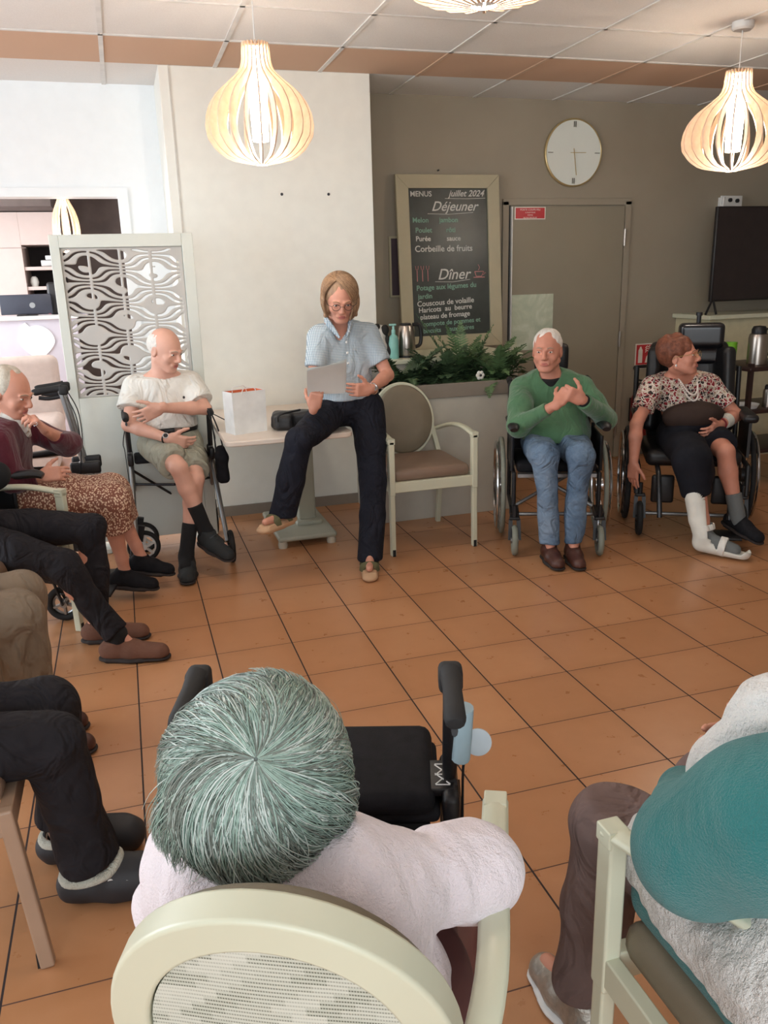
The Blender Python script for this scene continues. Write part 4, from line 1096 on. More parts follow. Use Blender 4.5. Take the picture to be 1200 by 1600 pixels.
tag(gc.build('green_cups', mk('bright_green_plastic', (122, 186, 50), .35)), 'stack of bright green plastic cups behind the large flask', 'cups')
bpy.data.objects['green_cups'].name = 'plastic_cups'
tag(MB().lathe([(0, 0), (.07, 0), (.085, .03), (.08, .03), (.066, .005), (0, .005)], (4.22, 4.86, .576), 28).build('bowl', M['white']), 'white bowl on the middle shelf of the trolley', 'bowl')
# ================================================================== human figures
def hair_mat(name, c, c2, rough=.5, scale=(1, 1, 1)):
    t = NT(name); v = t.coords(scale); n = t.noise(v, 55, 5, .65, .6)
    t.bump(n, .5, .004)
    return t.set(t.ramp(n, [(.3, srgb(*c)), (.7, srgb(*c2))]), rough, 0, .35)

def add_head(V, c, f, up=(0, 0, 1), s=1.0, neck=None, open_mouth=False, jaw=1.0, nose=1.0, glue=.02):
    R = frame_from(f, up); c = np.array(c, float)
    P = lambda x, y, z: c+R @ (V3(x, y, z)*s)
    E = lambda p, r, k=.015, op='add': V.ell(P(*p), V3(*r)*s, R, k, op)
    E((0, -.014, .030), (.075, .094, .084), .01)
    E((0, .022, -.020), (.062, .068, .080), .03)
    E((0, .030, -.062), (.047*jaw, .055, .048), .02)
    E((0, .068, -.098), (.022, .018, .016), .018)
    for sx in (-1, 1):
        V.cap(P(sx*.055*jaw, -.005, -.055), P(sx*.022, .06, -.095), .020*s, .016*s, .018)
        E((sx*.040, .058, -.030), (.022, .022, .024), .016)
        E((sx*.0315, .094, .000), (.017, .014, .0105), .010, 'sub')
        E((sx*.076, -.012, -.010), (.008, .019, .031), .005)
        E((sx*.083, -.008, -.006), (.005, .010, .018), .004, 'sub')
        V.cap(P(sx*.014, .091, .016), P(sx*.046, .080, .017), .0085*s, .006*s, .008)
        V.cap(P(sx*.018, .084, -.0085), P(sx*.044, .078, -.007), .0055*s, .0045*s, .006)
        E((sx*.0315, .0775, .0015), (.0125, .011, .0105), .003)
        E((sx*.0115*nose, .098, -.036), (.0078, .009, .007), .006)
    V.cap(P(0, .088, .012), P(0, .104*(.5+.5*nose), -.026), .0075*s, .0115*s*nose, .010)
    V.cap(P(0, .103*(.5+.5*nose), -.030), P(0, .096, -.038), .0100*s*nose, .007*s, .006)
    V.cap(P(-.020, .083, -.0635), P(.020, .083, -.0635), .008*s, .008*s, .008)
    if open_mouth: E((0, .096, -.066), (.016, .012, .007), .004, 'sub')
    else: V.cap(P(-.021, .093, -.0655), P(.021, .093, -.0655), .0018*s, .0018*s, .003, op='sub')
    V.cap(P(-.03, .078, -.048), P(-.036, .073, -.07), .0016*s, .0012*s, .004, op='sub'); V.cap(P(.03, .078, -.048), P(.036, .073, -.07), .0016*s, .0012*s, .004, op='sub')
    if neck is not None:
        V.cap(P(0, -.022, -.055), neck, .054*s, .058*s, .02)
    return P, R

def face_parts(root, P, R, s=1, skin='skin', brow=(120, 95, 75), lid=.35, look=(0, 1, 0), open_mouth=False):
    e = MB(); ir = MB(); lp = MB(); bw = MB()
    for sx in (-1, 1):
        e.ell(P(sx*.0315, .0805, .0010), V3(.0110, .0095, .0062)*s, R, 14, 8)
        ir.ell(P(sx*.0315+look[0]*.003, .0885, .0008+look[2]*.003), V3(.0048, .0024, .0046)*s, R, 12, 6)
        bw.tube([P(sx*.014, .1005, .0205), P(sx*.030, .096, .0255), P(sx*.047, .083, .020)], [.0022*s, .0028*s, .0014*s], 6, n=4)
    e.build('eyes', M['eyewhite'], root, world=True, smooth=180); ir.build('irises', M['iris'], root, world=True, smooth=180)
    bw.build('eyebrows', mk('eyebrow_%d' % brow[0], brow, .8), root, world=True)
    for z, y, r in ((-.0605, .0915, .0036), (-.0705, .0905, .0042)):
        lp.tube([P(-.022, y-.006, -.0655), P(-.010, y+.001, z), P(0, y+.002, z+.0005), P(.010, y+.001, z), P(.022, y-.006, -.0655)], [.001*s, r*s*.85, r*s, r*s*.85, .001*s], 8, n=4)
    lp.build('lips', M['lips'], root, world=True)

def glasses(root, P, m, w=.0215, h=.017):
    g = MB()
    for sx in (-1, 1):
        g.tube([P(sx*.0325+w*math.cos(a), .1085-.004*abs(math.cos(a)), -.001+h*math.sin(a)) for a in np.linspace(0, 2*PI, 22, endpoint=False)], .0013, 6, closed=True)
        g.tube([P(sx*(.0325+w), .104, .004), P(sx*.074, .085, .006), P(sx*.082, .0, .004), P(sx*.083, -.02, -.008)], .0014, 6)
    g.tube([P(-.011, .108, .002), P(0, .1125, .005), P(.011, .108, .002)], .0013, 6)
    o = g.build('spectacles', m, root, world=True)

def add_hand(V, wr, d, t, side=1, curl=(.35, .4, .45, .5), s=1.0, spread=.05, thumb=(.5, .35), k=.004, palm_n=None):
    """wr wrist, d finger direction, t direction towards the thumb side; palm normal = side * (d x t)"""
    d = unit(d); t = unit(np.array(t, float)-d*(np.array(t, float) @ d)); n = side*np.cross(d, t)
    wr = np.array(wr, float); R = np.stack([t, d, n], 1)
    V.cap(wr-d*.02*s, wr+d*.02*s, .024*s, .026*s, .012, flat=(n, .72))
    V.box(wr+d*.048*s, V3(.039, .046, .0135)*s, R, .012*s, .012)
    V.ell(wr+d*.03*s+t*.022*s+n*.008*s, V3(.018, .03, .014)*s, R, .01)
    L = (.070, .078, .072, .056)
    tips = []
    for i in range(4):
        b = wr+(d*(.088-.004*abs(i-1))+t*(.0285-i*.019))*s
        r = (.0092-.0006*(i == 3))*s; a = 0; p = b-d*.01*s; dirn = unit(d+t*spread*(1.2-i))
        for j, q in enumerate((.46, .30, .24)):
            a += curl[i]*(1.0 if j else .9)
            v = unit(dirn*math.cos(a)+n*math.sin(a))
            p2 = p+v*L[i]*q*s*(1.12 if j == 0 else 1)
            V.cap(p, p2, r*(1-.09*j), r*(1-.09*(j+1)), k if j else .006); p = p2
        tips.append(p)
    b = wr+(d*.022+t*.026)*s; v1 = unit(d*.62+t*.78+n*thumb[0]); p = b
    for q, r, tt in ((.036, .0125, 0), (.030, .0105, .25), (.024, .0092, .5)):
        v = unit(v1*(1-tt)+(d*.9+n*thumb[1])*tt); p2 = p+v*q*s; V.cap(p, p2, r*s, r*.9*s, .008); p = p2
    return tips

def add_arm(V, sh, el, wr, s=1.0, infl=0., k=.012):
    sh, el, wr = [np.array(x, float) for x in (sh, el, wr)]
    V.chain([sh, sh*.55+el*.45, el], [.047*s+infl, .043*s+infl, .037*s+infl], k)
    V.chain([el, el*.7+wr*.3, wr], [.038*s+infl, .039*s+infl, .025*s+infl], k)
def add_leg(V, hip, kn, an, s=1.0, infl=0., k=.015, back=(0, 1, 0)):
    hip, kn, an = [np.array(x, float) for x in (hip, kn, an)]; b = np.array(back, float)
    V.chain([hip, hip*.5+kn*.5, kn], [.084*s+infl, .070*s+infl, .052*s+infl], k)
    V.chain([kn, kn*.68+an*.32+b*.012*s, an*.8+kn*.2, an], [.050*s+infl, .054*s+infl, .034*s+infl, .033*s+infl], k)
def add_torso(V, J, w=1.0, infl=0., belly=0.0):
    p, c, n, f = [np.array(J[q], float) for q in ('pelvis', 'chest', 'neck', 'tf')]; f = unit(f)
    sl, sr = np.array(J['shL'], float), np.array(J['shR'], float)
    r = unit(sl-sr); u = unit(n-p)
    V.cap(p-r*.055*w, p+r*.055*w, .108*w+infl, None, .04)
    V.cap(p-r*.03, c-r*.05, .105*w+infl, .115*w+infl, .05, flat=(f, .86)); V.cap(p+r*.03, c+r*.05, .105*w+infl, .115*w+infl, .05, flat=(f, .86))
    if belly: V.ell((p*.6+c*.4)+f*.05, V3(.13*w, .10*w+belly, .13)+infl, frame_from(f, u), .05)
    up = c*.42+n*.58
    V.cap(up-r*.075*w, up+r*.075*w, .085*w+infl, None, .05, flat=(f, .9))
    V.cap(sr, n-u*.015-r*.03, .050*w+infl, .046*w+infl, .03); V.cap(sl, n-u*.015+r*.03, .050*w+infl, .046*w+infl, .03)

def foot(V, an, toe, s=1.0, k=.012, r0=.036):
    an = np.array(an, float); toe = np.array(toe, float); d = toe-an; d[2] = 0; d = unit(d)
    heel = an-d*.03*s; heel[2] = max(toe[2]+.0, an[2]-.06*s)
    V.cap(an, heel, r0*s, .028*s, k); V.cap(heel, toe, .029*s, .022*s, k, flat=None); V.cap(an, toe*.6+an*.4-V3(0, 0, .022), .032*s, .022*s, k)

def shoe(root, an, toe, m, sole_m, name='shoe', L=.27, w=.047, pitch=0.0, h=.075, yaw=None, sole=.022, floor=None, side_roll=0):
    """closed shoe. an: point on the ground below the ankle, toe: where the toe points (direction only)"""
    an = np.array(an, float); d = np.array(toe, float)-an; d = unit(d); r = unit(np.cross(d, V3(0, 0, 1))); u = np.cross(r, d)
    Q = lambda a, b, c_: an+d*a+r*b+u*c_
    V = Vol(.0045)
    V.cap(Q(-.045, 0, .045), Q(.06, 0, .04), w*.82, w*.9, .01); V.cap(Q(.06, 0, .038), Q(L-.115, 0, .030), w*.9, w*.80, .02)
    V.cap(Q(-.02, 0, .05), Q(-.01, 0, .06+h*.5), w*.86, w*.84, .02); V.cap(Q(.01, 0, .06), Q(.05, 0, .055), w*.78, w*.7, .02)
    V.cut(Q(0, 0, sole-.003), -u, .003)
    V.cut(Q(0, 0, .058+h*.62), u, .006)
    o = V.mesh(name, m, root)
    S = Vol(.0045); S.cap(Q(-.048, 0, sole*.5), Q(.06, 0, sole*.5), w*.86, w*.96, .01, flat=(u, sole*.5/(w*.9))); S.cap(Q(.06, 0, sole*.5), Q(L-.112, 0, sole*.5), w*.96, w*.86, .01, flat=(u, sole*.5/(w*.9)))
    S.box(Q(.03, 0, sole*.5), (w*.8, .08, sole*.5), np.stack([r, d, u], 1), .004, .01)
    S.mesh('sole', sole_m, o if False else root)
    return o, Q

def strands(name, root, H, R, rad, whorl, n, tend, mats, seg=12, thick=.0009, swirl=.3, lift=(.0, .012), seed=1, lock=26, sag=0.0, wav=.05, flick=0.0):
    """combed hair: strands running from a whorl over an ellipsoid"""
    rs = np.random.RandomState(seed); w = unit(whorl); a = np.cross(w, V3(0, 0, 1)); a = unit(a) if np.linalg.norm(a) > .05 else V3(1, 0, 0); b = np.cross(w, a)
    Ri = R.T; H = np.array(H, float)
    packs = [([], []) for _ in mats]
    lockph = rs.uniform(0, 2*PI, lock); locksw = rs.normal(0, .26, lock); lockl = rs.uniform(0, 1, lock); locke = rs.normal(0, .12, lock); lockm = rs.randint(0, len(mats), lock); lockf = np.maximum(0, rs.normal(.2, .6, lock))
    for i in range(n):
        j = rs.randint(lock); ph0 = lockph[j]+rs.normal(0, .16)
        te = tend(ph0)+locke[j]+rs.normal(0, .05); lf = lift[0]+(lift[1]-lift[0])*(.55*lockl[j]+.45*rs.rand())
        t0 = rs.uniform(.02, .35) if rs.rand() < .55 else rs.uniform(.3, 1.2)
        mi = lockm[j] if rs.rand() < .45 else rs.randint(len(mats))
        pts = []; wphase = rs.uniform(0, 6.28)
        for q in range(seg):
            f = q/(seg-1); th = t0+(te-t0)*f; ph = ph0+(swirl+locksw[j])*th+wav*math.sin(th*3+wphase)
            # locks converge towards their tip
            ph += (lockph[j]-ph0)*.45*f*f
            d = math.cos(th)*w+math.sin(th)*(math.cos(ph)*a+math.sin(ph)*b)
            l = Ri @ d; rr = 1/math.sqrt((l[0]/rad[0])**2+(l[1]/rad[1])**2+(l[2]/rad[2])**2)
            k = rr+lf*math.sin(min(1, f*1.3+.05)*PI*.5)*(1 if f < .85 else 1-(f-.85)*3)
            k += flick*lockf[j]*max(0, f-.55)**2*4
            p = H+d*k; p = p+V3(0, 0, -sag*f*f); pts.append(p)
        P = np.array(pts); T = np.gradient(P, axis=0); T /= np.linalg.norm(T, axis=1)[:, None]+1e-9
        N = np.cross(T, P-H); N /= np.linalg.norm(N, axis=1)[:, None]+1e-9; B = np.cross(T, N)
        r = thick*(1-.75*np.linspace(0, 1, seg)**3)*rs.uniform(.7, 1.3)
        vs, fs = packs[mi]; o = sum(len(x) for x in vs)
        ring = np.stack([P+N*r[:, None]*1.6, P-N*r[:, None]*.8+B*r[:, None], P-N*r[:, None]*.8-B*r[:, None]], 1).reshape(-1, 3)
        vs.append(ring)
        q = np.arange(seg-1)[:, None]*3; e = np.array([[0, 1], [1, 2], [2, 0]])
        ff = np.stack([q+e[:, 0], q+e[:, 1], q+3+e[:, 1], q+3+e[:, 0]], 2).reshape(-1, 4)+o
        fs.append(ff)
    V_ = []; F_ = []; MI = []; off = 0
    for k, (vs, fs) in enumerate(packs):
        if not vs: continue
        v = np.concatenate(vs); f = np.concatenate(fs)+off; off += len(v); V_.append(v); F_.append(f); MI += [k]*len(f)
    o = raw(name, np.concatenate(V_), np.concatenate(F_), mats, root, 180, True)
    o.data.polygons.foreach_set('material_index', MI)
    return o

def tube_pack(paths, radii, mats, mi, name, root):
    """many thin hair paths (all with the same number of points) as one mesh"""
    V_ = []; F_ = []; MI = []; off = 0
    e = np.array([[0, 1], [1, 2], [2, 0]])
    for P, r, k in zip(paths, radii, mi):
        n = len(P); T = np.gradient(P, axis=0); T /= np.linalg.norm(T, axis=1)[:, None]+1e-9
        N = np.cross(T, V3(.13, .2, .97)); N /= np.linalg.norm(N, axis=1)[:, None]+1e-9; B = np.cross(T, N); rr = (r*(1-.7*np.linspace(0, 1, n)**3))[:, None]
        V_.append(np.stack([P+N*rr*1.4, P-N*rr*.8+B*rr, P-N*rr*.8-B*rr], 1).reshape(-1, 3))
        q = np.arange(n-1)[:, None]*3
        F_.append(np.stack([q+e[:, 0], q+e[:, 1], q+3+e[:, 1], q+3+e[:, 0]], 2).reshape(-1, 4)+off); off += 3*n; MI += [k]*(3*(n-1))
    o = raw(name, np.concatenate(V_), np.concatenate(F_), mats, root, 180, True); o.data.polygons.foreach_set('material_index', MI); return o

def bob_hair(root, P, R, mats, n=5200, seed=3, L=.104, rad=(.093, .104, .096), f0=60, f1=331):
    rs = np.random.RandomState(seed); c = P(0, -.020, .030); w = unit(V3(.30, .20, 1)); paths = []; rad = np.array(rad)
    for i in range(n):
        ph = math.radians(rs.uniform(f0, f1)); lf = rs.uniform(0, .007); E_ = unit(V3(math.sin(ph), math.cos(ph), -.12))
        w_ = unit(w+V3(0, rs.uniform(-.45, .35), 0)); pts = []
        om = math.acos(max(-1, min(1, w_ @ E_)))
        for t in np.linspace(.02, 1, 10):
            d = (math.sin((1-t)*om)*w_+math.sin(t*om)*E_)/math.sin(om); k = 1/np.linalg.norm(d/rad)+lf*math.sin(min(1, t*2)*PI/2); pts.append(c+R @ (d*k))
        b = pts[-1]; out = b-c; out[2] = 0; out = unit(out); Ls = L*rs.uniform(.88, 1.06)*(1 if math.cos(ph) < .3 else .93)
        for s in np.linspace(.14, 1, 8):
            pts.append(b+V3(0, 0, -Ls*s)+out*(.012*math.sin(PI*s*.7)-.030*s*s))
        paths.append(np.array(pts))
    return tube_pack(paths, [.00085*rs.uniform(.7, 1.3) for _ in paths], mats, list(rs.randint(0, len(mats), n)), 'hair_strands', root)

# clothing materials
def gingham():
    t = NT('fine_blue_gingham'); v = t.coords(); sp = t.n('ShaderNodeSeparateXYZ'); t.link(v, sp.inputs[0])
    a = t.math('LESS_THAN', t.math('FRACT', t.math('MULTIPLY', sp.outputs[0], 120)), .5); b = t.math('LESS_THAN', t.math('FRACT', t.math('MULTIPLY', sp.outputs[2], 120)), .5)
    f = t.math('MULTIPLY', t.math('ADD', a, b), .5)
    t.bump(t.noise(t.coords((1, 1, .6)), 10, 2, .5, 1.6), 1, .022)
    return t.set(t.ramp(f, [(0, srgb(218, 225, 228)), (.5, srgb(172, 188, 198)), (1, srgb(136, 156, 172))]), .8, 0, .2)
def floral():
    t = NT('red_white_black_floral'); v = t.coords(); n = t.noise(v, 16, 2, .5, 1)
    vo = t.n('ShaderNodeTexVoronoi'); vo.feature = 'F1'; vo.inputs['Scale'].default_value = 62
    mx = t.n('ShaderNodeMix', data_type='RGBA'); mx.inputs[0].default_value = .02; t.link(v, mx.inputs[6])
    ns = t.n('ShaderNodeTexNoise'); t.link(v, ns.inputs['Vector']); ns.inputs['Scale'].default_value = 30; t.link(ns.outputs['Color'], mx.inputs[7])
    t.link(mx.outputs[2], vo.inputs['Vector'])
    vw = t.n('ShaderNodeTexVoronoi'); vw.feature = 'DISTANCE_TO_EDGE'; vw.inputs['Scale'].default_value = 44; t.link(mx.outputs[2], vw.inputs['Vector'])
    base = t.ramp(vo.outputs['Color'], [(.0, srgb(120, 26, 40)), (.42, srgb(150, 50, 58)), (.43, srgb(50, 44, 44)), (.62, srgb(60, 54, 52)), (.63, srgb(176, 160, 136)), (1, srgb(200, 186, 170))], 'LINEAR')
    edge = t.math('LESS_THAN', vw.outputs['Distance'], .07)
    c = t.mix(edge, base, srgb(226, 216, 206))
    t.bump(n, .3, .01)
    return t.set(c, .75, 0, .25)
def leopard():
    t = NT('brown_spotted_skirt'); v = t.coords((1, 1, .75)); 
    vo = t.n('ShaderNodeTexVoronoi'); vo.inputs['Scale'].default_value = 115; t.link(v, vo.inputs['Vector'])
    n = t.noise(v, 40, 2)
    f = t.math('ADD', vo.outputs['Distance'], t.math('MULTIPLY', n, .3))
    c = t.ramp(f, [(.50, srgb(224, 200, 176)), (.58, srgb(206, 164, 138)), (.64, srgb(112, 72, 62)), (.8, srgb(136, 88, 74))])
    return t.set(c, .75, 0, .2)
def wool(name, c, var=.08, fuzz=.6, bs=420, bd=.004, fold=.7):
    t = NT(name); v = t.coords(); n = t.math('ADD', t.math('MULTIPLY', t.noise(v, bs, 3, .7), fuzz*bd/.03), t.math('MULTIPLY', t.noise(t.coords((1, 1, .6)), 9, 2, .5, 1.6), fold)); n2 = t.noise(v, 12, 4); c = srgb(*c)
    col = t.ramp(n2, [(.3, tuple(x*(1-var) for x in c[:3])+(1,)), (.7, tuple(min(1, x*(1+var)) for x in c[:3])+(1,))])
    t.bump(n, 1, .03)
    m_ = t.set(col, .95, 0, .1)
    t.b.inputs['Sheen Weight'].default_value = .35; t.b.inputs['Sheen Roughness'].default_value = .5
    return m_
M['gingham'] = gingham(); M['floral'] = floral(); M['leopard'] = leopard()
M['tshirt'] = mk('white_jersey', (228, 227, 220), .85, var=.03, bump=.1, bs=300, spec=.2, fold=1.0)
M['greensw'] = wool('green_sweatshirt', (86, 124, 92), .08, .3)
M['burgundy'] = wool('burgundy_cardigan', (88, 34, 46), .1, .4)
M['navytrs'] = mk('dark_navy_trousers', (30, 32, 42), .8, var=.15, spec=.2, bump=.15, bs=300, fold=1.1)
M['blacktrs'] = mk('black_trousers', (38, 36, 40), .82, var=.15, spec=.2, bump=.15, bs=300, fold=1.1)
M['khaki'] = mk('khaki_trousers', (136, 121, 104), .85, var=.06, spec=.2, bump=.2, bs=300, fold=1.2)
M['mauve'] = mk('mauve_brown_trousers', (118, 99, 95), .85, var=.06, spec=.2, bump=.2, bs=300, fold=.8)
M['shorts'] = mk('khaki_shorts', (158, 158, 142), .85, var=.05, bump=.2, bs=200, fold=1.2)
M['denimlight'] = None
def denim():
    t = NT('faded_blue_jeans'); v = t.coords(); n = t.noise(v, 5, 4, .6); w = t.noise(t.coords((1, 1, 8)), 240, 2)
    c = t.ramp(t.math('ADD', t.math('MULTIPLY', n, .85), t.math('MULTIPLY', w, .15)), [(.3, srgb(78, 98, 122)), (.5, srgb(104, 126, 150)), (.7, srgb(134, 154, 176))])
    t.bump(t.math('ADD', t.noise(v, 10, 2, .5, 1.6), t.math('MULTIPLY', t.noise(v, 60, 3), .15)), 1, .03)
    return t.set(c, .85, 0, .2)
M['jeans'] = denim()
M['teal'] = wool('teal_wool', (52, 128, 128), .06, .9, 300, .006)
M['fleece'] = wool('white_fleece', (232, 230, 226), .03, 1.0, 130, .012)
M['pinkwool'] = wool('pale_pink_wool', (250, 240, 246), .02, .8, 200, .006)
M['sock_black'] = mk('black_sock', (28, 28, 30), .95, bump=.3, bs=400)
M['sock_grey'] = mk('grey_sock', (108, 112, 112), .95, bump=.4, bs=400)
M['brownleather'] = mk('brown_leather', (78, 46, 38), .4, var=.15)
M['brownfelt'] = mk('brown_slipper_felt', (112, 76, 60), .9, var=.1, bump=.4, bs=200)
M['sole_dark'] = mk('dark_sole', (46, 38, 36), .8)
M['sole_tan'] = mk('cork_tan_sole', (196, 160, 126), .8)
M['olive'] = mk('olive_suede_strap', (92, 90, 62), .85)
M['sneaker'] = mk('black_sneaker_mesh', (38, 42, 44), .8, var=.2, bump=.5, bs=260)
M['silverthing'] = mk('silver_lame', (176, 170, 160), .35, .55, var=.15, vs=60, bump=.6, bs=90)
# ------------------------------------------------------------------ standing woman reading
pA = thing('person', 'blond woman in blue checked shirt and dark trousers, reading papers while leaning on the table', 'person', (1.15, 4.4, 0))
J = dict(pelvis=V3(1.175, 4.49, .87), chest=V3(1.15, 4.47, 1.10), neck=V3(1.12, 4.45, 1.325), tf=V3(-.12, -1, 0), shL=V3(1.285, 4.46, 1.255), shR=V3(1.0, 4.44, 1.25),
         elL=V3(1.375, 4.39, 1.03), wrL=V3(1.215, 4.20, .985), elR=V3(.95, 4.36, 1.03), wrR=V3(.90, 4.17, .915),
         hipL=V3(1.265, 4.46, .85), knL=V3(1.245, 4.30, .46), anL=V3(1.165, 4.13, .11), hipR=V3(1.09, 4.50, .84), knR=V3(.81, 4.14, .755), anR=V3(.715, 4.20, .375))
hc = (1.108, 4.34, 1.455); hf = (-.13, -.90, -.42)
V = Vol(.005)
P, R = add_head(V, hc, hf, neck=J['neck'], open_mouth=True, jaw=.9)
add_torso(V, J, .85, -.008)
for s_ in 'LR': add_arm(V, J['sh'+s_], J['el'+s_], J['wr'+s_], .92)
for s_ in 'LR': add_leg(V, J['hip'+s_], J['kn'+s_], J['an'+s_], .85)
add_hand(V, J['wrL'], (-1, -.28, .05), (-.2, -.2, 1), 1, (.25, .3, .35, .4), .93, thumb=(-.1, .1))
add_hand(V, J['wrR'], (.15, -.30, .85), (-.9, .2, .3), -1, (.8, .85, .9, .95), .93, thumb=(.9, 1.2))
foot(V, J['anL'], V3(1.118, 3.985, .062), .85); foot(V, J['anR'], V3(.60, 4.115, .345), .85)
V.mesh('body', M['skin'], pA)
face_parts(pA, P, R, brow=(150, 118, 88)); glasses(pA, P, M['black'])
M['blond'] = hair_mat('blond_hair', (134, 104, 80), (174, 142, 114), .45, (1, 1, .18))
V = Vol(.004); HP = lambda x, y, z: np.array(hc)+R @ V3(x, y, z)
def hdn(x, y, z): return np.array(hc)+R @ V3(x, y, 0)*1+V3(0, 0, z)
V.ell(HP(0, -.020, .030), (.083, .098, .090), R, .01)
for sx in (-1, 1):
    a = HP(sx*.072, -.012, .02); V.chain([a, a+V3(sx*.008, .0, -.07), a+V3(-sx*.008, .0, -.11)], [.024, .024, .012], .02)
    a = HP(sx*.045, -.07, .03); V.chain([a, a+V3(sx*.012, .01, -.09), a+V3(-sx*.005, -.0, -.13)], [.045, .038, .02], .03)
V.ell(HP(0, .095, -.030), (.058, .055, .075), R, .012, 'sub'); V.wrinkle(.001, 170, 4, (1, 1, .2))
V.mesh('hair', M['blond'], pA)
bob_hair(pA, P, R, [hair_mat('blond_strands_a', (176, 142, 110), (196, 162, 128), .4), hair_mat('blond_strands_b', (146, 114, 86), (168, 134, 104), .4), hair_mat('blond_strands_c', (122, 94, 70), (146, 114, 88), .4)])['kind'] = 'stuff'
V = Vol(.005)
add_torso(V, J, .93, .006)
for s_ in 'LR':
    e = J['sh'+s_]*.38+J['el'+s_]*.62; V.cap(J['sh'+s_], e, .062, .062, .03); 
    V.cut(e+unit(J['el'+s_]-J['sh'+s_])*.02, unit(J['el'+s_]-J['sh'+s_]), .004, within=(e+unit(J['el'+s_]-J['sh'+s_])*.03, .085))
V.cap(J['pelvis']+V3(-.02, 0, .06), J['pelvis']+V3(.02, 0, .06), .118, None, .03)
V.cut((0, 0, .905), (0, .0, -1)); V.cut(J['neck']+V3(0, 0, .0), (-.05, -.25, 1))
# V neck
for k in range(5):
    q = k/4; V.cap(J['neck']+V3(-.01, -.05-.045*q, -.01-.12*q), J['neck']+V3(-.01, -.19, -.0-.10*q), .042*(1-q)+.005, .042*(1-q)+.005, .004, op='sub')
V.cap(J['neck']+V3(0, .0, -.03), J['neck']+V3(0, -.02, .06), .056, .060, .004, op='sub')
V.wrinkle(.004, 30, 11, (1, 1, .35))
sh_ = V.mesh('shirt', M['gingham'], pA)
m = MB()
for sx in (-1, 1):
    a = J['neck']+V3(-.005, -.02, 0)
    m.tube([a+V3(sx*.02, .06, .022), a+V3(sx*.062, .02, .02), a+V3(sx*.058, -.04, -.005), a+V3(sx*.020, -.095, -.075)], [.006, .012, .015, .005], 8, n=5, flat=1.8)
m.build('shirt_collar', M['gingham'], pA, world=True)
m = MB(); [m.ell(J['neck']+V3(.012+.001*k+(.018 if k == 0 else 0), -.108-.004*k, -.045-.055*k), (.0065, .003, .0065), None, 10, 6) for k in range(4)]
m.build('shirt_buttons', M['white'], pA, world=True)
V = Vol(.006)
V.cap(J['pelvis']+V3(-.055, 0, 0), J['pelvis']+V3(.055, 0, 0), .118, None, .04); V.cap(J['pelvis'], J['pelvis']+V3(-.01, 0, .07), .115, .112, .04, flat=((0, 1, 0), .9))
V.chain([J['hipL'], J['hipL']*.5+J['knL']*.5+V3(.008, 0, 0), J['knL'], J['knL']*.5+J['anL']*.5, J['anL']+V3(0, 0, -.045)], [.102, .090, .072, .070, .076], .02)
V.chain([J['hipR'], J['hipR']*.5+J['knR']*.5, J['knR'], J['knR']*.45+J['anR']*.55, J['anR']+V3(-.005, 0, -.035)], [.098, .088, .072, .068, .074], .02)
V.cut(J['anL']+V3(0, 0, -.055), (0, 0, -1), within=(J['anL']+V3(0, 0, -.06), .13)); V.cut(J['anR']+V3(0, 0, -.035), (-.1, 0, -1), within=(J['anR']+V3(0, 0, -.06), .12))
V.cut((0, 0, .955), (0, 0, 1)); V.wrinkle(.005, 26, 5, (1.2, 1, .5))
V.mesh('trousers', M['navytrs'], pA)
MB().torus(J['wrL']+V3(.022, .02, .0), .027, .006, axis=unit(J['wrL']-J['elL']), seg=24).lathe([(0, 0), (.013, 0), (.013, .005), (0, .006)], J['wrL']+V3(.022, -.006, .004), 16, axis=(0, -1, .2)).build('wrist_watch', M['chrome'], pA, world=True)
def sandal(root, an, d, nm='sandal'):
    an = np.array(an, float); d = unit(d); r = unit(np.cross(d, V3(0, 0, 1))); u = np.cross(r, d); Q = lambda a, b, c_: an+d*a+r*b+u*c_
    S = Vol(.004); S.cap(Q(-.05, 0, .024), Q(.05, 0, .022), .040, .044, .01, flat=(u, .6)); S.cap(Q(.05, 0, .020), Q(.150, 0, .018), .045, .042, .01, flat=(u, .5)); S.box(Q(.05, 0, .021), (.036, .10, .021), np.stack([r, d, u], 1), .004, .01)
    o = S.mesh(nm, M['sole_tan'], root)
    m = MB()
    for a, b, w in ((.085, .035, .020), (-.005, .06, .018)):
        m.tube([Q(a, -.043, .030), Q(a+.004, -.036, .062), Q(a+.004, 0, .035+b), Q(a+.004, .036, .062), Q(a, .043, .030)], w*.28, 8, n=5, flat=3.2)
    m.build('sandal_straps', M['olive'], root, world=True)
sandal(pA, (1.155, 4.11, .0), (-.27, -.96, 0)); sandal(pA, (.712, 4.205, .288), (-.80, -.6, -.02))
for (a, r_) in (((1.118, 4.002, .052), 0), ((.59, 4.115, .37), 0)):
    pass
pp = thing('papers', 'sheets of white paper held by the woman in the checked shirt', 'paper', (.96, 4.1, .98))
for k, dy in ((0, 0), (1, .006), (2, .012)):
    m = MB(); vs = []; fs = []; a, b, c_, d_ = V3(.850, 4.055, 1.118), V3(1.058, 4.075, 1.152), V3(1.068, 4.165, .985), V3(.868, 4.155, .975)
    for i in range(9):
        for j in range(9):
            u, v_ = i/8, j/8; p = (a*(1-u)+b*u)*(1-v_)+(d_*(1-u)+c_*u)*v_
            p = p+V3(.004*k, dy-.012*math.sin(PI*u)*(1-v_)+.006*math.sin(3*v_+k), .004*k+.004*math.sin(5*u+k)); vs.append(p)
    fs = [[i*9+j, i*9+j+1, (i+1)*9+j+1, (i+1)*9+j] for i in range(8) for j in range(8)]
    vs2 = [v_+V3(0, .0008, 0) for v_ in vs]; m.add(vs, fs); m.add(vs2, [f[::-1] for f in fs]); m.build('sheet', M['paper'], pp, world=True, smooth=180)

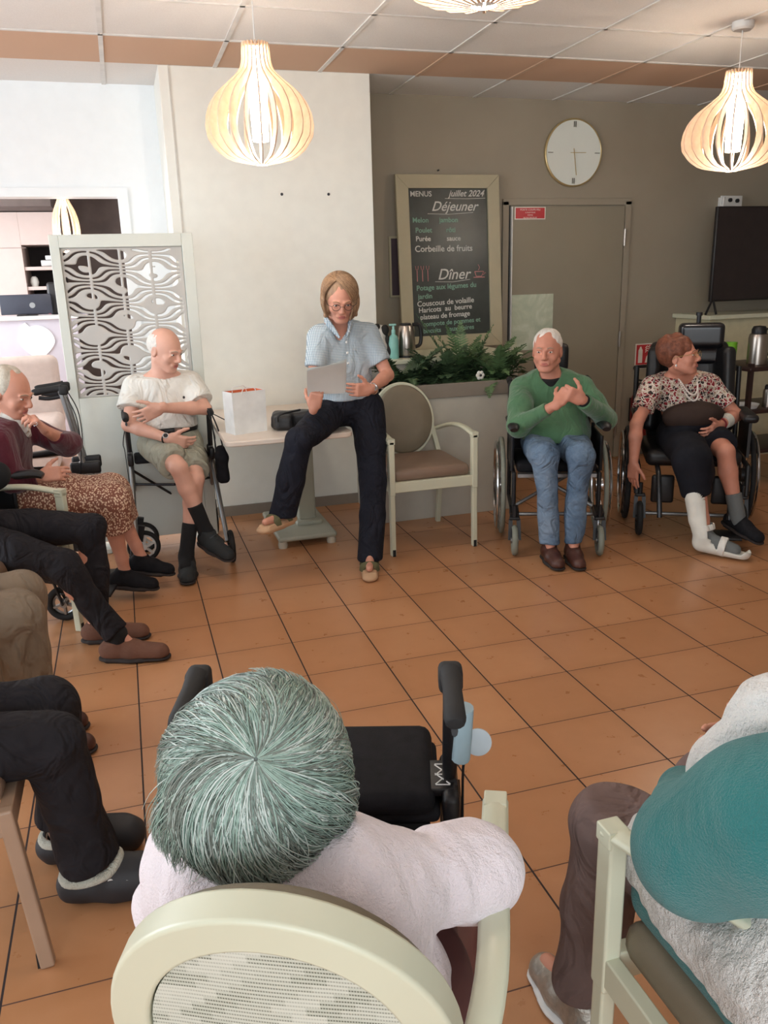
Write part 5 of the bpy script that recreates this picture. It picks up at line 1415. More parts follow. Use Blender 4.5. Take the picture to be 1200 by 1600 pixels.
# ------------------------------------------------------------------ man in white t-shirt sitting on a rollator
pB = thing('person', 'bald man in white t-shirt and khaki shorts, sitting on a rollator with crossed legs', 'person', (.19, 4.85, 0))
J = dict(pelvis=V3(.195, 4.86, .68), chest=V3(.19, 4.87, .88), neck=V3(.185, 4.85, 1.065), tf=V3(.1, -1, 0), shL=V3(.335, 4.87, .995), shR=V3(.035, 4.87, 1.00),
         elR=V3(-.03, 4.77, .80), wrR=V3(.175, 4.60, .735), elL=V3(.395, 4.76, .865), wrL=V3(.145, 4.62, .905),
         hipR=V3(.11, 4.84, .66), hipL=V3(.28, 4.84, .66), knR=V3(.205, 4.45, .60), anR=V3(.315, 4.45, .235), knL=V3(.29, 4.50, .52), anL=V3(.20, 4.45, .11))
hc = (.212, 4.80, 1.20); hf = (.68, -.70, -.32)
V = Vol(.005); P, R = add_head(V, hc, hf, neck=J['neck'], nose=1.08)
add_torso(V, J, .88, -.005)
for s_ in 'LR': add_arm(V, J['sh'+s_], J['el'+s_], J['wr'+s_], .97); add_leg(V, J['hip'+s_], J['kn'+s_], J['an'+s_], .93)
add_hand(V, J['wrR'], (.9, -.1, -.30), (.2, -.3, .9), -1, (.35, .4, .4, .5), 1.0, thumb=(.1, .2))
add_hand(V, J['wrL'], (-.86, .05, -.38), (-.3, -.2, .9), 1, (.22, .25, .3, .3), 1.0, thumb=(.1, .2), spread=.12)
foot(V, J['anR'], V3(.40, 4.34, .165), .95); foot(V, J['anL'], V3(.18, 4.31, .04), .95)
V.mesh('body', M['skin_pale'], pB); face_parts(pB, P, R, brow=(190, 175, 160))
M['whitehair'] = hair_mat('white_hair', (212, 206, 198), (236, 232, 226), .6)
V = Vol(.004); V.ell(P(0, -.024, .022), (.080, .092, .082), R, .01); V.cut(P(0, .012, 0), R @ V3(0, 1, .35), .006); V.ell(P(0, .03, .09), (.062, .075, .06), R, .015, 'sub'); V.ell(P(0, -.01, .125), (.055, .07, .06), R, .015, 'sub'); V.wrinkle(.002, 150, 3)
V.mesh('hair', M['whitehair'], pB)
V = Vol(.005); add_torso(V, J, .98, .006, .01)
for s_ in 'LR':
    d = unit(J['el'+s_]-J['sh'+s_]); e = J['sh'+s_]+d*.135; V.cap(J['sh'+s_], e, .068, .076, .03); V.cut(e, d, .004, within=(e+d*.03, .088))
V.cap(J['neck']+V3(0, .0, -.035), J['neck']+V3(0, -.03, .06), .060, .066, .004, op='sub'); V.cut(J['neck']+V3(0, .01, .0), (.0, -.35, 1)); V.cut((0, 0, .768), (0, 0, -1)); V.wrinkle(.005, 24, 21, (1, 1, .6))
V.mesh('t_shirt', M['tshirt'], pB)
MB().ell(V3(.285, 4.755, .935), (.007, .004, .008), None, 8, 6).build('chest_emblem', M['black'], pB, world=True)
V = Vol(.006); V.cap(J['pelvis']+V3(-.05, 0, -.0), J['pelvis']+V3(.05, 0, 0), .122, None, .03)
for s_ in 'LR':
    k = J['hip'+s_]*.14+J['kn'+s_]*.86; V.cap(J['hip'+s_], k, .098, .084, .03); d = unit(J['kn'+s_]-J['hip'+s_]); V.cut(k-d*.01, d, .004, within=(k+d*.04, .11))
V.cap(J['pelvis'], J['pelvis']+V3(0, 0, .06), .122, .118, .03); V.cut((0, 0, .762), (0, 0, 1)); V.wrinkle(.006, 30, 9); V.mesh('shorts', M['shorts'], pB)
MB().tube([J['pelvis']+V3(.150*math.cos(a), .128*math.sin(a), .072) for a in np.linspace(0, 2*PI, 40, endpoint=False)], .011, 8, closed=True, flat=1.8).build('belt', M['black'], pB, world=True)
MB().bb(.215, .25, 4.718, 4.728, .735, .770).build('belt_buckle', M['chrome'], pB, world=True)
w_ = J['wrR']*.92+J['elR']*.08
o_ = MB().torus(w_, .029, .0055, axis=unit(J['wrR']-J['elR']), seg=24).build('watch_strap', M['black'], pB, world=True)
MB().lathe([(0, 0), (.017, 0), (.017, .006), (0, .007)], w_+V3(-.0, -.024, .014), 18, axis=(-.1, -.8, .6)).build('watch_case', M['chrome'], pB, world=True)
MB().lathe([(0, 0), (.012, 0), (.012, .002), (0, .002)], w_+V3(-.0, -.0295, .018), 18, axis=(-.1, -.8, .6)).build('watch_dial', M['black'], pB, world=True)
for s_, zz in (('L', .24), ('R', .36)):
    V = Vol(.005); k = J['kn'+s_]*.42+J['an'+s_]*.58; d = unit(J['an'+s_]-J['kn'+s_]); V.cap(k, J['an'+s_], .043, .040, .01); V.cap(J['an'+s_], J['an'+s_]+d*.04, .040, .036); V.cap(J['an'+s_]+d*.02, J['an'+s_]+d*.045+(V3(-.005, -.08, -.0) if s_ == 'L' else V3(.05, -.06, -.02)), .036, .032, .02); V.cut(k, -d, .003); V.mesh('sock', M['sock_black'], pB)
for an_, to_ in (((.20, 4.45, 0), (.18, 4.2, 0)), ((.325, 4.435, .135), (.44, 4.22, .09))):
    o_, Q_ = shoe(pB, an_, to_, M['sneaker'], M['sole_dark'], L=.285, w=.050)
    m = MB()
    for k in range(4):
        a_ = .045+.022*k; h_ = .098-.010*k; m.tube([Q_(a_, -.026, h_-.012), Q_(a_+.006, 0, h_+.001), Q_(a_, .026, h_-.012)], .0028, 6, n=4)
    m.build('shoe_laces', M['darkmetal'], pB, world=True)

# ------------------------------------------------------------------ man in green sweatshirt
pC = thing('person', 'white haired man in green sweatshirt and blue jeans with clasped hands, in a wheelchair', 'person', (2.35, 4.2, 0))
J = dict(pelvis=V3(2.37, 4.30, .60), chest=V3(2.365, 4.33, .80), neck=V3(2.335, 4.30, .985), tf=V3(-.36, -.93, 0), shL=V3(2.51, 4.24, .905), shR=V3(2.185, 4.37, .91),
         elR=V3(2.07, 4.17, .725), wrR=V3(2.205, 3.965, .872), elL=V3(2.585, 4.09, .74), wrL=V3(2.330, 3.930, .888),
         hipR=V3(2.27, 4.32, .58), hipL=V3(2.455, 4.25, .58), knR=V3(2.125, 3.955, .585), knL=V3(2.305, 3.885, .59), anR=V3(2.145, 3.90, .11), anL=V3(2.265, 3.855, .11))
hc = (2.288, 4.26, 1.128); hf = (-.60, -.80, -.03)
V = Vol(.005); P, R = add_head(V, hc, hf, neck=J['neck'], nose=1.05, s=1.03)
add_torso(V, J, .9, -.008)
for s_ in 'LR': add_arm(V, J['sh'+s_], J['el'+s_], J['wr'+s_], .95); add_leg(V, J['hip'+s_], J['kn'+s_], J['an'+s_], .9)
add_hand(V, J['wrR'], (.62, .0, .78), (.2, .5, .8), -1, (.95, 1.0, 1.0, 1.05), 1.0, thumb=(.3, .9), spread=.03)
add_hand(V, J['wrL'], (-.85, .08, .42), (.42, -.15, .85), 1, (.8, .85, .85, .9), 1.0, thumb=(.25, .8), spread=.02)
foot(V, J['anR'], V3(2.105, 3.80, .04), .9); foot(V, J['anL'], V3(2.225, 3.75, .04), .9)
V.mesh('body', M['skin_ruddy'], pC); face_parts(pC, P, R, s=1.03, brow=(170, 150, 132), look=(.3, 1, 0))
V = Vol(.004); V.ell(P(0, -.020, .034), (.081, .096, .088), R, .01); V.cut(P(0, .045, .0), R @ V3(0, 1, -.35), .008); V.ell(P(0, .055, -.0), (.070, .06, .085), R, .01, 'sub'); V.cut(P(0, 0, -.03), R @ V3(0, .3, -1), .006); V.wrinkle(.002, 140, 6)
V.mesh('hair', M['whitehair'], pC)
V = Vol(.005); add_torso(V, J, 1.02, .008, .015)
for s_ in 'LR':
    V.chain([J['sh'+s_], J['sh'+s_]*.5+J['el'+s_]*.5, J['el'+s_]], [.068, .066, .062], .03); d = unit(J['wr'+s_]-J['el'+s_]); w_ = J['wr'+s_]-d*(.075 if s_ == 'R' else .03); V.chain([J['el'+s_], w_], [.062, .042], .02); V.cut(w_+d*.005, d, .004, within=(w_+d*.03, .058))
V.cap(J['pelvis']+V3(-.06, .0, .04), J['pelvis']+V3(.06, -.02, .04), .150, None, .05); V.cap(J['pelvis']+V3(-.07, -.09, .02), J['pelvis']+V3(.03, -.12, .02), .10, None, .05); V.cut((0, 0, .615), (0, 0, -1)); V.cap(J['neck']+V3(.0, .0, -.03), J['neck']+V3(-.025, -.05, .05), .062, .070, .004, op='sub'); V.wrinkle(.006, 26, 31, (1, 1, .7))
V.mesh('sweatshirt', M['greensw'], pC)
V = Vol(.005); V.cap(J['neck']+V3(0, .0, -.05), J['neck']+V3(-.012, -.012, .005), .070, .064, .01); V.cut(J['neck']+V3(0, 0, .004), (-.2, -.35, 1)); V.mesh('black_undershirt', M['sock_black'], pC)
d = unit(J['wrL']-J['elL']); MB().cyl(J['wrL']-d*.045, J['wrL']-d*.008, .040, .034).build('black_cuff', M['sock_black'], pC, world=True)
V = Vol(.006); V.cap(J['pelvis']+V3(-.05, .02, 0), J['pelvis']+V3(.05, -.02, 0), .120, None, .03)
for s_ in 'LR':
    V.chain([J['hip'+s_], J['hip'+s_]*.5+J['kn'+s_]*.5, J['kn'+s_], J['kn'+s_]*.5+J['an'+s_]*.5, J['an'+s_]+V3(0, 0, -.0)], [.098, .088, .072, .058, .052], .02)
V.cut((0, 0, .105), (0, 0, -1)); V.cut((0, 0, .66), (0, 0, 1)); V.wrinkle(.006, 34, 8, (1, 1, .8)); V.mesh('jeans', M['jeans'], pC)
for s_, tx in (('R', (2.105, 3.70, 0)), ('L', (2.205, 3.66, 0))):
    a = J['an'+s_].copy(); a[2] = 0; shoe(pC, a, tx, M['brownleather'], M['sole_dark'], L=.265, w=.048, h=.10)

# ------------------------------------------------------------------ woman in floral blouse
pD = thing('person', 'auburn haired woman in floral blouse and black skirt with white leg splint, in wheelchair', 'person', (3.2, 4.1, 0))
J = dict(pelvis=V3(3.24, 4.20, .58), chest=V3(3.215, 4.24, .77), neck=V3(3.165, 4.22, .945), tf=V3(-.1, -.98, .1), shL=V3(3.365, 4.20, .86), shR=V3(2.985, 4.24, .875),
         elR=V3(2.835, 4.16, .675), wrR=V3(2.79, 4.10, .455), elL=V3(3.475, 4.08, .695), wrL=V3(3.27, 3.98, .665),
         hipR=V3(3.13, 4.17, .57), hipL=V3(3.34, 4.17, .57), knR=V3(2.965, 3.79, .52), knL=V3(3.185, 3.80, .55), anR=V3(2.99, 3.67, .13), anL=V3(3.235, 3.72, .20))
hc = (3.108, 4.16, 1.058); hf = (.58, -.80, .16)
V = Vol(.005); P, R = add_head(V, hc, hf, neck=J['neck'], nose=1.05, s=.98, jaw=1.1)
add_torso(V, J, .98, -.008)
for s_ in 'LR': add_arm(V, J['sh'+s_], J['el'+s_], J['wr'+s_], 1.0); add_leg(V, J['hip'+s_], J['kn'+s_], J['an'+s_], .98)
add_hand(V, J['wrR'], (-.05, -.1, -1), (.3, -.9, .1), -1, (.15, .2, .25, .3), .95, thumb=(.0, .2))
add_hand(V, J['wrL'], (-.85, -.40, -.30), (-.35, -.2, .9), 1, (.40, .42, .45, .5), .98, thumb=(.0, .2))
foot(V, J['anR'], V3(3.07, 3.55, .045), .9); foot(V, J['anL'], V3(3.28, 3.62, .10), .9)
V.mesh('body', M['skin_ruddy'], pD); face_parts(pD, P, R, s=.98, brow=(120, 84, 64)); glasses(pD, P, M['gold'])
M['auburn'] = hair_mat('auburn_hair', (88, 50, 38), (138, 84, 62), .55)
V = Vol(.004); V.ell(P(0, -.028, .036), (.096, .108, .100), R, .01); V.ell(P(0, -.06, .07), (.08, .07, .07), R, .02); V.ell(P(0, .095, -.02), (.062, .075, .078), R, .012, 'sub'); V.cut(P(0, 0, -.050), R @ V3(0, .5, -1), .01)
for sx in (-1, 1): V.ell(P(sx*.085, .0, -.02), (.03, .026, .035), R, .012, 'sub')
V.wrinkle(.006, 70, 14); V.mesh('hair', M['auburn'], pD)
MB().ell(P(-.079, -.004, -.046), (.006, .005, .008), None, 10, 6).ell(P(.079, -.004, -.046), (.006, .005, .008), None, 10, 6).build('earring', M['white'], pD, world=True)
V = Vol(.005); add_torso(V, J, 1.1, .008, .03)
for s_ in 'LR':
    d = unit(J['el'+s_]-J['sh'+s_]); e = J['sh'+s_]+d*.155; V.cap(J['sh'+s_], e, .070, .062, .03); V.cut(e, d, .004, within=(e+d*.03, .078))
V.cap(J['neck']+V3(0, .0, -.03), J['neck']+V3(.0, -.05, .04), .060, .075, .004, op='sub'); V.cut(J['neck']+V3(0, 0, .0), (.0, -.25, 1)); V.cut((3.2, 4.1, .70), (0, .25, -1)); V.wrinkle(.005, 30, 41)
V.mesh('blouse', M['floral'], pD)
for q, (dz, dx) in enumerate(((.0, 0), (.022, .006))):
    m = MB(); n_ = J['neck']; pts = [n_+V3(-.058, .0, .01), n_+V3(-.056, -.07, -.03-dz), n_+V3(-.035, -.115, -.085-dz*1.5), n_+V3(.0, -.128, -.108-dz*1.6), n_+V3(.034, -.115, -.085-dz*1.5), n_+V3(.056, -.07, -.03-dz), n_+V3(.058, .0, .01)]
    for p_ in spline(pts, 7): m.ell(p_+V3(dx, -.003, 0), (.0058,)*3, None, 8, 5)
    m.build('pearl_necklace', mk('pearl_%d' % q, (238, 228, 220), .3), pD, world=True)['kind'] = 'stuff'
V = Vol(.006); V.cap(J['pelvis']+V3(-.06, 0, 0), J['pelvis']+V3(.06, 0, 0), .135, None, .03)
V.chain([J['hipL'], J['hipL']*.22+J['knL']*.78+V3(.0, 0, .01)], [.108, .088], .04)
V.chain([J['hipR'], J['knR']+V3(0, 0, .0), V3(2.975, 3.76, .36)], [.108, .098, .085], .04); V.chain([V3(3.07, 3.95, .54), V3(3.05, 3.80, .44)], [.09, .06], .06)
V.ell((3.17, 4.08, .68), (.16, .10, .09), None, .05)
V.cut(V3(2.975, 3.76, .325), (.25, 0, -1), within=((2.98, 3.76, .27), .125)); dk = unit(J['knL']-J['hipL']); e = J['hipL']*.22+J['knL']*.78; V.cut(e, dk, .004, within=(e+dk*.05, .12))
V.wrinkle(.006, 24, 17); V.mesh('skirt', mk('black_skirt', (27, 28, 35), .85, var=.2, spec=.2, bump=.2, bs=200), pD)
V = Vol(.005); V.ell((3.175, 4.095, .715), (.185, .135, .085), frame_from((-.1, -1, 0), (0, .5, 1)), .02); V.cut((3.2, 4.1, .64), (0, .3, -1)); V.wrinkle(.004, 25, 3)
V.mesh('lap_cover', mk('brown_lap_cover', (58, 46, 42), .85, spec=.2), pD)
d = unit(J['wrL']-J['elL']); MB().cyl(J['wrL']-d*.115, J['wrL']-d*.062, .044, .040).build('white_wrist_bandage', mk('bandage', (214, 214, 204), .9, bump=.3), pD, world=True)
MB().torus(J['wrL']-d*.030, .033, .005, axis=d, seg=24).build('red_bracelet', mk('red_bracelet_band', (130, 24, 34), .5), pD, world=True)
k = J['knL']*.33+J['anL']*.67; V = Vol(.005); d = unit(J['anL']-J['knL']); V.cap(k, J['anL']+d*.05, .045, .043, .01); V.cut(k, -d, .003); V.mesh('grey_sock', M['sock_grey'], pD)
V = Vol(.005); k = V3(2.99, 3.72, .22); V.cap(k, J['anR']+V3(0, 0, -.01), .042, .042, .01); V.cap(J['anR']+V3(0, 0, -.03), V3(3.09, 3.545, .055), .042, .034, .02); V.cap(V3(2.99, 3.69, .07), V3(3.05, 3.6, .055), .038, .036, .02); V.cut(k, (0, 0, 1)); V.mesh('grey_sock', M['sock_grey'], pD)
# splint
V = Vol(.003); V.chain([V3(2.965, 3.745, .34), V3(2.975, 3.71, .2), V3(2.99, 3.675, .11)], [.064, .058, .060], .01); V.cap(V3(2.985, 3.685, .07), V3(3.12, 3.52, .045), .054, .047, .02)
V.chain([V3(2.965, 3.745, .42), V3(2.975, 3.71, .2), V3(2.99, 3.675, .11)], [.054, .046, .048], .002, op='sub'); V.cap(V3(2.985, 3.68, .090), V3(3.13, 3.51, .078), .045, .041, .002, op='sub')
V.cut(V3(3.005, 3.70, .2), (.85, -.5, .1), .003, within=((3.03, 3.62, .27), .17)); V.cut(V3(3.0, 3.65, .062), (.1, -.1, 1), .003, within=((3.09, 3.57, .10), .10)); V.cut((0, 0, .012), (0, 0, -1)); V.cut((2.97, 3.74, .36), (.5, -.2, 1))
V.mesh('white_splint', mk('white_splint_plastic', (224, 224, 215), .5), pD)
def band(c, ax, r, wd, flat=None):
    c = np.array(c, float); ax = unit(ax); V = Vol(.004); V.cap(c-ax*.06, c+ax*.06, r, None, 0, flat); V.cap(c-ax*.09, c+ax*.09, r-.009, None, 0, flat, 'sub'); V.cut(c+ax*wd/2, ax); V.cut(c-ax*wd/2, -ax); V.mesh('splint_strap', M['tshirt'], pD)
band((2.99, 3.69, .155), (.1, -.25, -1), .061, .035); band((3.055, 3.60, .062), (.65, -.75, -.15), .055, .040)
shoe(pD, (3.24, 3.735, .10), (3.30, 3.50, .03), M['blackfab'], M['sole_dark'], L=.26, w=.050)

# ------------------------------------------------------------------ woman at left with hand at her mouth
pE = thing('person', 'woman in burgundy cardigan and spotted skirt holding her hand to her mouth', 'person', (-.5, 4.25, 0))
J = dict(pelvis=V3(-.60, 4.25, .58), chest=V3(-.60, 4.27, .78), neck=V3(-.575, 4.26, .955), tf=V3(.95, -.25, 0), shL=V3(-.56, 4.42, .895), shR=V3(-.60, 4.11, .885),
         elL=V3(-.325, 4.36, .795), wrL=V3(-.405, 4.16, .905), elR=V3(-.56, 4.04, .70), wrR=V3(-.44, 4.07, .705),
         hipL=V3(-.57, 4.35, .57), hipR=V3(-.58, 4.17, .57), knL=V3(-.145, 4.33, .53), knR=V3(-.155, 4.18, .52), anL=V3(-.035, 4.30, .165), anR=V3(-.125, 4.19, .135))
hc = (-.535, 4.22, 1.085); hf = (.80, -.48, -.34)
V = Vol(.005); P, R = add_head(V, hc, hf, neck=J['neck'], nose=1.1)
add_torso(V, J, .85, -.008)
for s_ in 'LR': add_arm(V, J['sh'+s_], J['el'+s_], J['wr'+s_], .9); add_leg(V, J['hip'+s_], J['kn'+s_], J['an'+s_], .88, back=(-1, 0, 0))
add_hand(V, J['wrL'], (-.30, -.32, .55), (-.5, .2, .8), 1, (.75, .8, .85, .9), .92, thumb=(.3, .3))
add_hand(V, J['wrR'], (1, .05, .05), (0, .5, .9), -1, (.35, .4, .45, .5), .92, thumb=(.1, .2))
foot(V, J['anL'], V3(.07, 4.27, .10), .85); foot(V, J['anR'], V3(-.02, 4.16, .07), .85)
V.mesh('body', M['skin'], pE); face_parts(pE, P, R, brow=(165, 145, 125))
M['greyhair'] = hair_mat('light_grey_hair', (176, 166, 150), (214, 206, 192), .55)
V = Vol(.004); V.ell(P(0, -.03, .030), (.086, .098, .090), R, .01); V.ell(P(0, .085, -.03), (.062, .07, .085), R, .012, 'sub'); V.cut(P(0, 0, -.045), R @ V3(0, .5, -1), .01); V.wrinkle(.003, 90, 15, (1, 1, .5)); V.mesh('hair', M['greyhair'], pE)
V = Vol(.005); add_torso(V, J, .95, .010)
for s_ in 'LR':
    d = unit(J['wr'+s_]-J['el'+s_]); w_ = J['wr'+s_]-d*(.10 if s_ == 'L' else .035); V.chain([J['sh'+s_], J['el'+s_]], [.062, .060], .03); V.chain([J['el'+s_], w_], [.060, .044], .02); V.cut(w_+d*.005, d, .004, within=(w_+d*.03, .06))
V.cap(J['neck']+V3(0, 0, -.03), J['neck']+V3(.06, -.015, .05), .056, .062, .004, op='sub'); V.cap(J['pelvis'], J['pelvis']+V3(.22, .02, .0), .12, .09, .05); V.cut((-.5, 4.2, .60), (-.3, 0, -1)); V.cut(J['neck']+V3(0, 0, .01), (.4, 0, 1)); V.wrinkle(.006, 28, 51)
V.mesh('cardigan', M['burgundy'], pE)
MB().tube([J['neck']+V3(-.02, -.07, .03), J['neck']+V3(.055, -.06, -.02), J['neck']+V3(.09, -.01, -.09)], [.012, .018, .006], 8, n=5, flat=1.6).tube([J['neck']+V3(-.02, .07, .03), J['neck']+V3(.055, .05, -.02), J['neck']+V3(.09, .0, -.09)], [.012, .018, .006], 8, n=5, flat=1.6).build('white_collar', M['tshirt'], pE, world=True)
V = Vol(.006); V.cap(J['pelvis']+V3(0, -.05, 0), J['pelvis']+V3(0, .05, 0), .125, None, .03)
for s_ in 'LR':
    e = J['kn'+s_]*.62+J['an'+s_]*.38; V.chain([J['hip'+s_], J['kn'+s_], e], [.105, .085, .080], .06); 
V.cap(V3(-.35, 4.26, .57), V3(-.16, 4.26, .52), .09, .07, .06); V.cap(V3(-.14, 4.26, .5), V3(-.11, 4.25, .42), .07, .06, .06)
V.cut((-.10, 4.25, .375), (.3, 0, -1), within=((-.08, 4.25, .29), .19)); V.wrinkle(.006, 30, 61, (1, 1, .4)); V.mesh('skirt', M['leopard'], pE)
MB().torus(J['wrL']+unit(J['elL']-J['wrL'])*-.088+V3(0, 0, .0), .010, .002, axis=(-.3, -.32, .55), seg=16).build('finger_ring', M['chrome'], pE, world=True)
shoe(pE, (-.045, 4.305, .085), (.22, 4.24, .045), M['blackfab'], M['sole_dark'], L=.25, w=.046, name='black_slipper')
shoe(pE, (-.135, 4.19, .055), (.12, 4.13, .02), M['blackfab'], M['sole_dark'], L=.25, w=.046, name='black_slipper')

# ------------------------------------------------------------------ three sitters cut off by the left edge
def side_sitter(label, J, trouser, cuff_z, top_m, w=1.0, hd=None, hairm=None, r=(.10, .088, .074, .066, .068), wr_seed=1, hem=None, face=(1, 0, 0), sleeve=None, amp=.007):
    p = thing('person', label, 'person', (float(J['pelvis'][0]), float(J['pelvis'][1]), 0))
    V = Vol(.007); P, R = add_head(V, J['head'], face, neck=J['neck']); add_torso(V, J, .9*w, -.008)
    for s_ in 'LR':
        add_arm(V, J['sh'+s_], J['el'+s_], J['wr'+s_], .95); add_leg(V, J['hip'+s_], J['kn'+s_], J['an'+s_], .88, back=(-1, 0, 0))
        add_hand(V, J['wr'+s_], (1, 0, -.1), (0, 1 if s_ == 'R' else -1, .6), -1 if s_ == 'R' else 1, (.3, .3, .35, .4), .95)
        f = J['toe'+s_]; foot(V, J['an'+s_], f, .85)
    V.mesh('body', M['skin'], p); face_parts(p, P, R)
    V = Vol(.005); V.ell(P(0, -.022, .034), (.083, .098, .090), R, .01); V.ell(P(0, .08, -.02), (.06, .07, .08), R, .012, 'sub'); V.cut(P(0, 0, -.03), R @ V3(0, .4, -1), .01); V.mesh('hair', hairm or M['greyhair'], p)
    V = Vol(.006); add_torso(V, J, w, .012)
    for s_ in 'LR': V.chain([J['sh'+s_], J['el'+s_]], [.066, .060], .03); V.chain([J['el'+s_], J['wr'+s_]], [.060, .042], .02)
    V.cap(J['neck']+V3(0, 0, -.03), J['neck']+V3(.03, 0, .06), .058, .064, .004, op='sub'); V.cut((0, 0, J['pelvis'][2]), (0, 0, -1)); V.cut(J['neck'], (.2, 0, 1)); V.wrinkle(.005, 28, wr_seed+5); V.mesh('jacket', top_m, p)
    V = Vol(.0055); V.cap(J['pelvis']+V3(0, -.05, 0), J['pelvis']+V3(0, .05, 0), .12, None, .03)
    for s_ in 'LR':
        a = J['an'+s_]; V.chain([J['hip'+s_], J['hip'+s_]*.5+J['kn'+s_]*.5, J['kn'+s_], J['kn'+s_]*.5+a*.5, a+unit(a-J['kn'+s_])*.02], r, .02)
        dn = unit(a-J['kn'+s_]); V.cut(a+dn*cuff_z, dn, .003, within=(a+dn*(cuff_z+.05), .12))
    V.wrinkle(amp, 26, wr_seed, (1, 1, .8)); V.mesh('trousers', trouser, p)
    return p
JF = dict(pelvis=V3(-.76, 3.70, .55), chest=V3(-.80, 3.70, .78), neck=V3(-.80, 3.70, .98), head=V3(-.78, 3.70, 1.12), tf=V3(1, -.1, 0), shL=V3(-.80, 3.87, .90), shR=V3(-.80, 3.53, .90),
          elL=V3(-.605, 3.88, .765), wrL=V3(-.83, 3.72, .68), elR=V3(-.72, 3.50, .72), wrR=V3(-.80, 3.60, .66),
          hipL=V3(-.70, 3.79, .55), hipR=V3(-.70, 3.61, .54), knL=V3(-.235, 3.73, .52), knR=V3(-.355, 3.50, .44), anL=V3(-.245, 3.68, .14), anR=V3(-.165, 3.45, .12), toeL=V3(-.14, 3.66, .05), toeR=V3(-.05, 3.41, .05))
pF = side_sitter('person in black jacket and black trousers with brown slippers, mostly beyond the left edge', JF, M['blacktrs'], -.01, M['sock_black'], face=(.8, -.6, 0), r=(.10, .085, .07, .058, .052))
for s_, d in (('R', (.24, -.08, 0)), ('L', (.25, -.05, 0))):
    a = JF['an'+s_].copy(); a[2] = 0; shoe(pF, a, a+V3(*d), M['brownfelt'], M['sole_dark'], L=.29, w=.052, h=.06, name='brown_slipper')
    V = Vol(.005); V.cap(JF['an'+s_], JF['an'+s_]+V3(0, 0, -.06), .044, .042); V.mesh('sock', M['sock_black'], pF)
JG = dict(pelvis=V3(-.93, 2.80, .55), chest=V3(-.97, 2.80, .78), neck=V3(-.97, 2.80, .98), head=V3(-.95, 2.80, 1.12), tf=V3(1, 0, 0), shL=V3(-.97, 2.97, .90), shR=V3(-.97, 2.63, .90),
          elL=V3(-.84, 3.02, .70), wrL=V3(-.66, 2.96, .66), elR=V3(-.84, 2.58, .70), wrR=V3(-.66, 2.64, .66),
          hipL=V3(-.87, 2.89, .55), hipR=V3(-.87, 2.71, .55), knL=V3(-.455, 2.915, .535), knR=V3(-.425, 2.735, .53), anL=V3(-.47, 2.90, .12), anR=V3(-.44, 2.73, .12), toeL=V3(-.33, 2.90, .05), toeR=V3(-.30, 2.73, .05))
pG = side_sitter('person in khaki trousers, only the knees in view at the left edge', JG, M['khaki'], .0, M['khaki'], r=(.11, .10, .088, .085, .08), wr_seed=7, amp=.010)
for s_ in 'LR':
    a = JG['an'+s_].copy(); a[2] = 0; shoe(pG, a, a+V3(.25, 0, 0), M['brownleather'], M['sole_dark'], L=.27, w=.05)
JH = dict(pelvis=V3(-.68, 1.97, .56), chest=V3(-.74, 1.97, .78), neck=V3(-.74, 1.97, .98), head=V3(-.74, 1.97, 1.12), tf=V3(1, 0, 0), shL=V3(-.74, 2.14, .90), shR=V3(-.74, 1.80, .90),
          elL=V3(-.74, 2.19, .68), wrL=V3(-.56, 2.13, .66), elR=V3(-.74, 1.75, .68), wrR=V3(-.58, 1.82, .66),
          hipL=V3(-.62, 2.06, .55), hipR=V3(-.62, 1.88, .55), knL=V3(-.295, 2.09, .515), knR=V3(-.265, 1.935, .50), anL=V3(-.30, 2.17, .135), anR=V3(-.235, 1.985, .115), toeL=V3(-.18, 2.16, .06), toeR=V3(-.12, 1.965, .06))
pH = side_sitter('person in wide black trousers and fleece-lined clogs at the lower left edge', JH, M['blacktrs'], -.015, M['sock_black'], r=(.10, .088, .075, .070, .078), wr_seed=12)
M['clog'] = mk('dark_clog_rubber', (40, 40, 44), .6); M['clogfleece'] = wool('clog_fleece_lining', (214, 212, 196), .04, 1.0, 160, .01)
for s_ in 'LR':
    a = JH['an'+s_].copy(); a[2] = 0; d = unit(JH['toe'+s_]-JH['an'+s_]); d[2] = 0; d = unit(d); r_ = unit(np.cross(d, V3(0, 0, 1)))
    Q = lambda x, y, z: a+d*x+r_*y+V3(0, 0, z)
    V = Vol(.0045); V.cap(Q(-.04, 0, .045), Q(.06, 0, .045), .052, .056, .01); V.cap(Q(.06, 0, .045), Q(.155, 0, .045), .056, .053, .02); V.cap(Q(.07, 0, .05), Q(.12, 0, .05), .058, .056, .02)
    V.cap(Q(-.02, 0, .085), Q(.04, 0, .12), .040, .042, .006, op='sub'); V.cut((0, 0, .003), (0, 0, -1)); V.wrinkle(.0008, 120, 4); c = V.mesh('clog', M['clog'], pH)
    MB().tube([Q(-.07, 0, .075), Q(-.05, .042, .078), Q(.0, .052, .082), Q(.055, .045, .098), Q(.075, 0, .110), Q(.055, -.045, .098), Q(0, -.052, .082), Q(-.05, -.042, .078)], .013, 10, n=4, closed=True).build('fleece_lining', M['clogfleece'], pH, world=True)
    MB().lathe([(0, 0), (.008, 0), (.008, .004), (0, .004)], Q(.06, .050, .078), 12, axis=tuple(r_)).lathe([(0, 0), (.008, 0), (.008, .004), (0, .004)], Q(.10, .050, .070), 12, axis=tuple(r_)).build('clog_button', M['white'], pH, world=True)

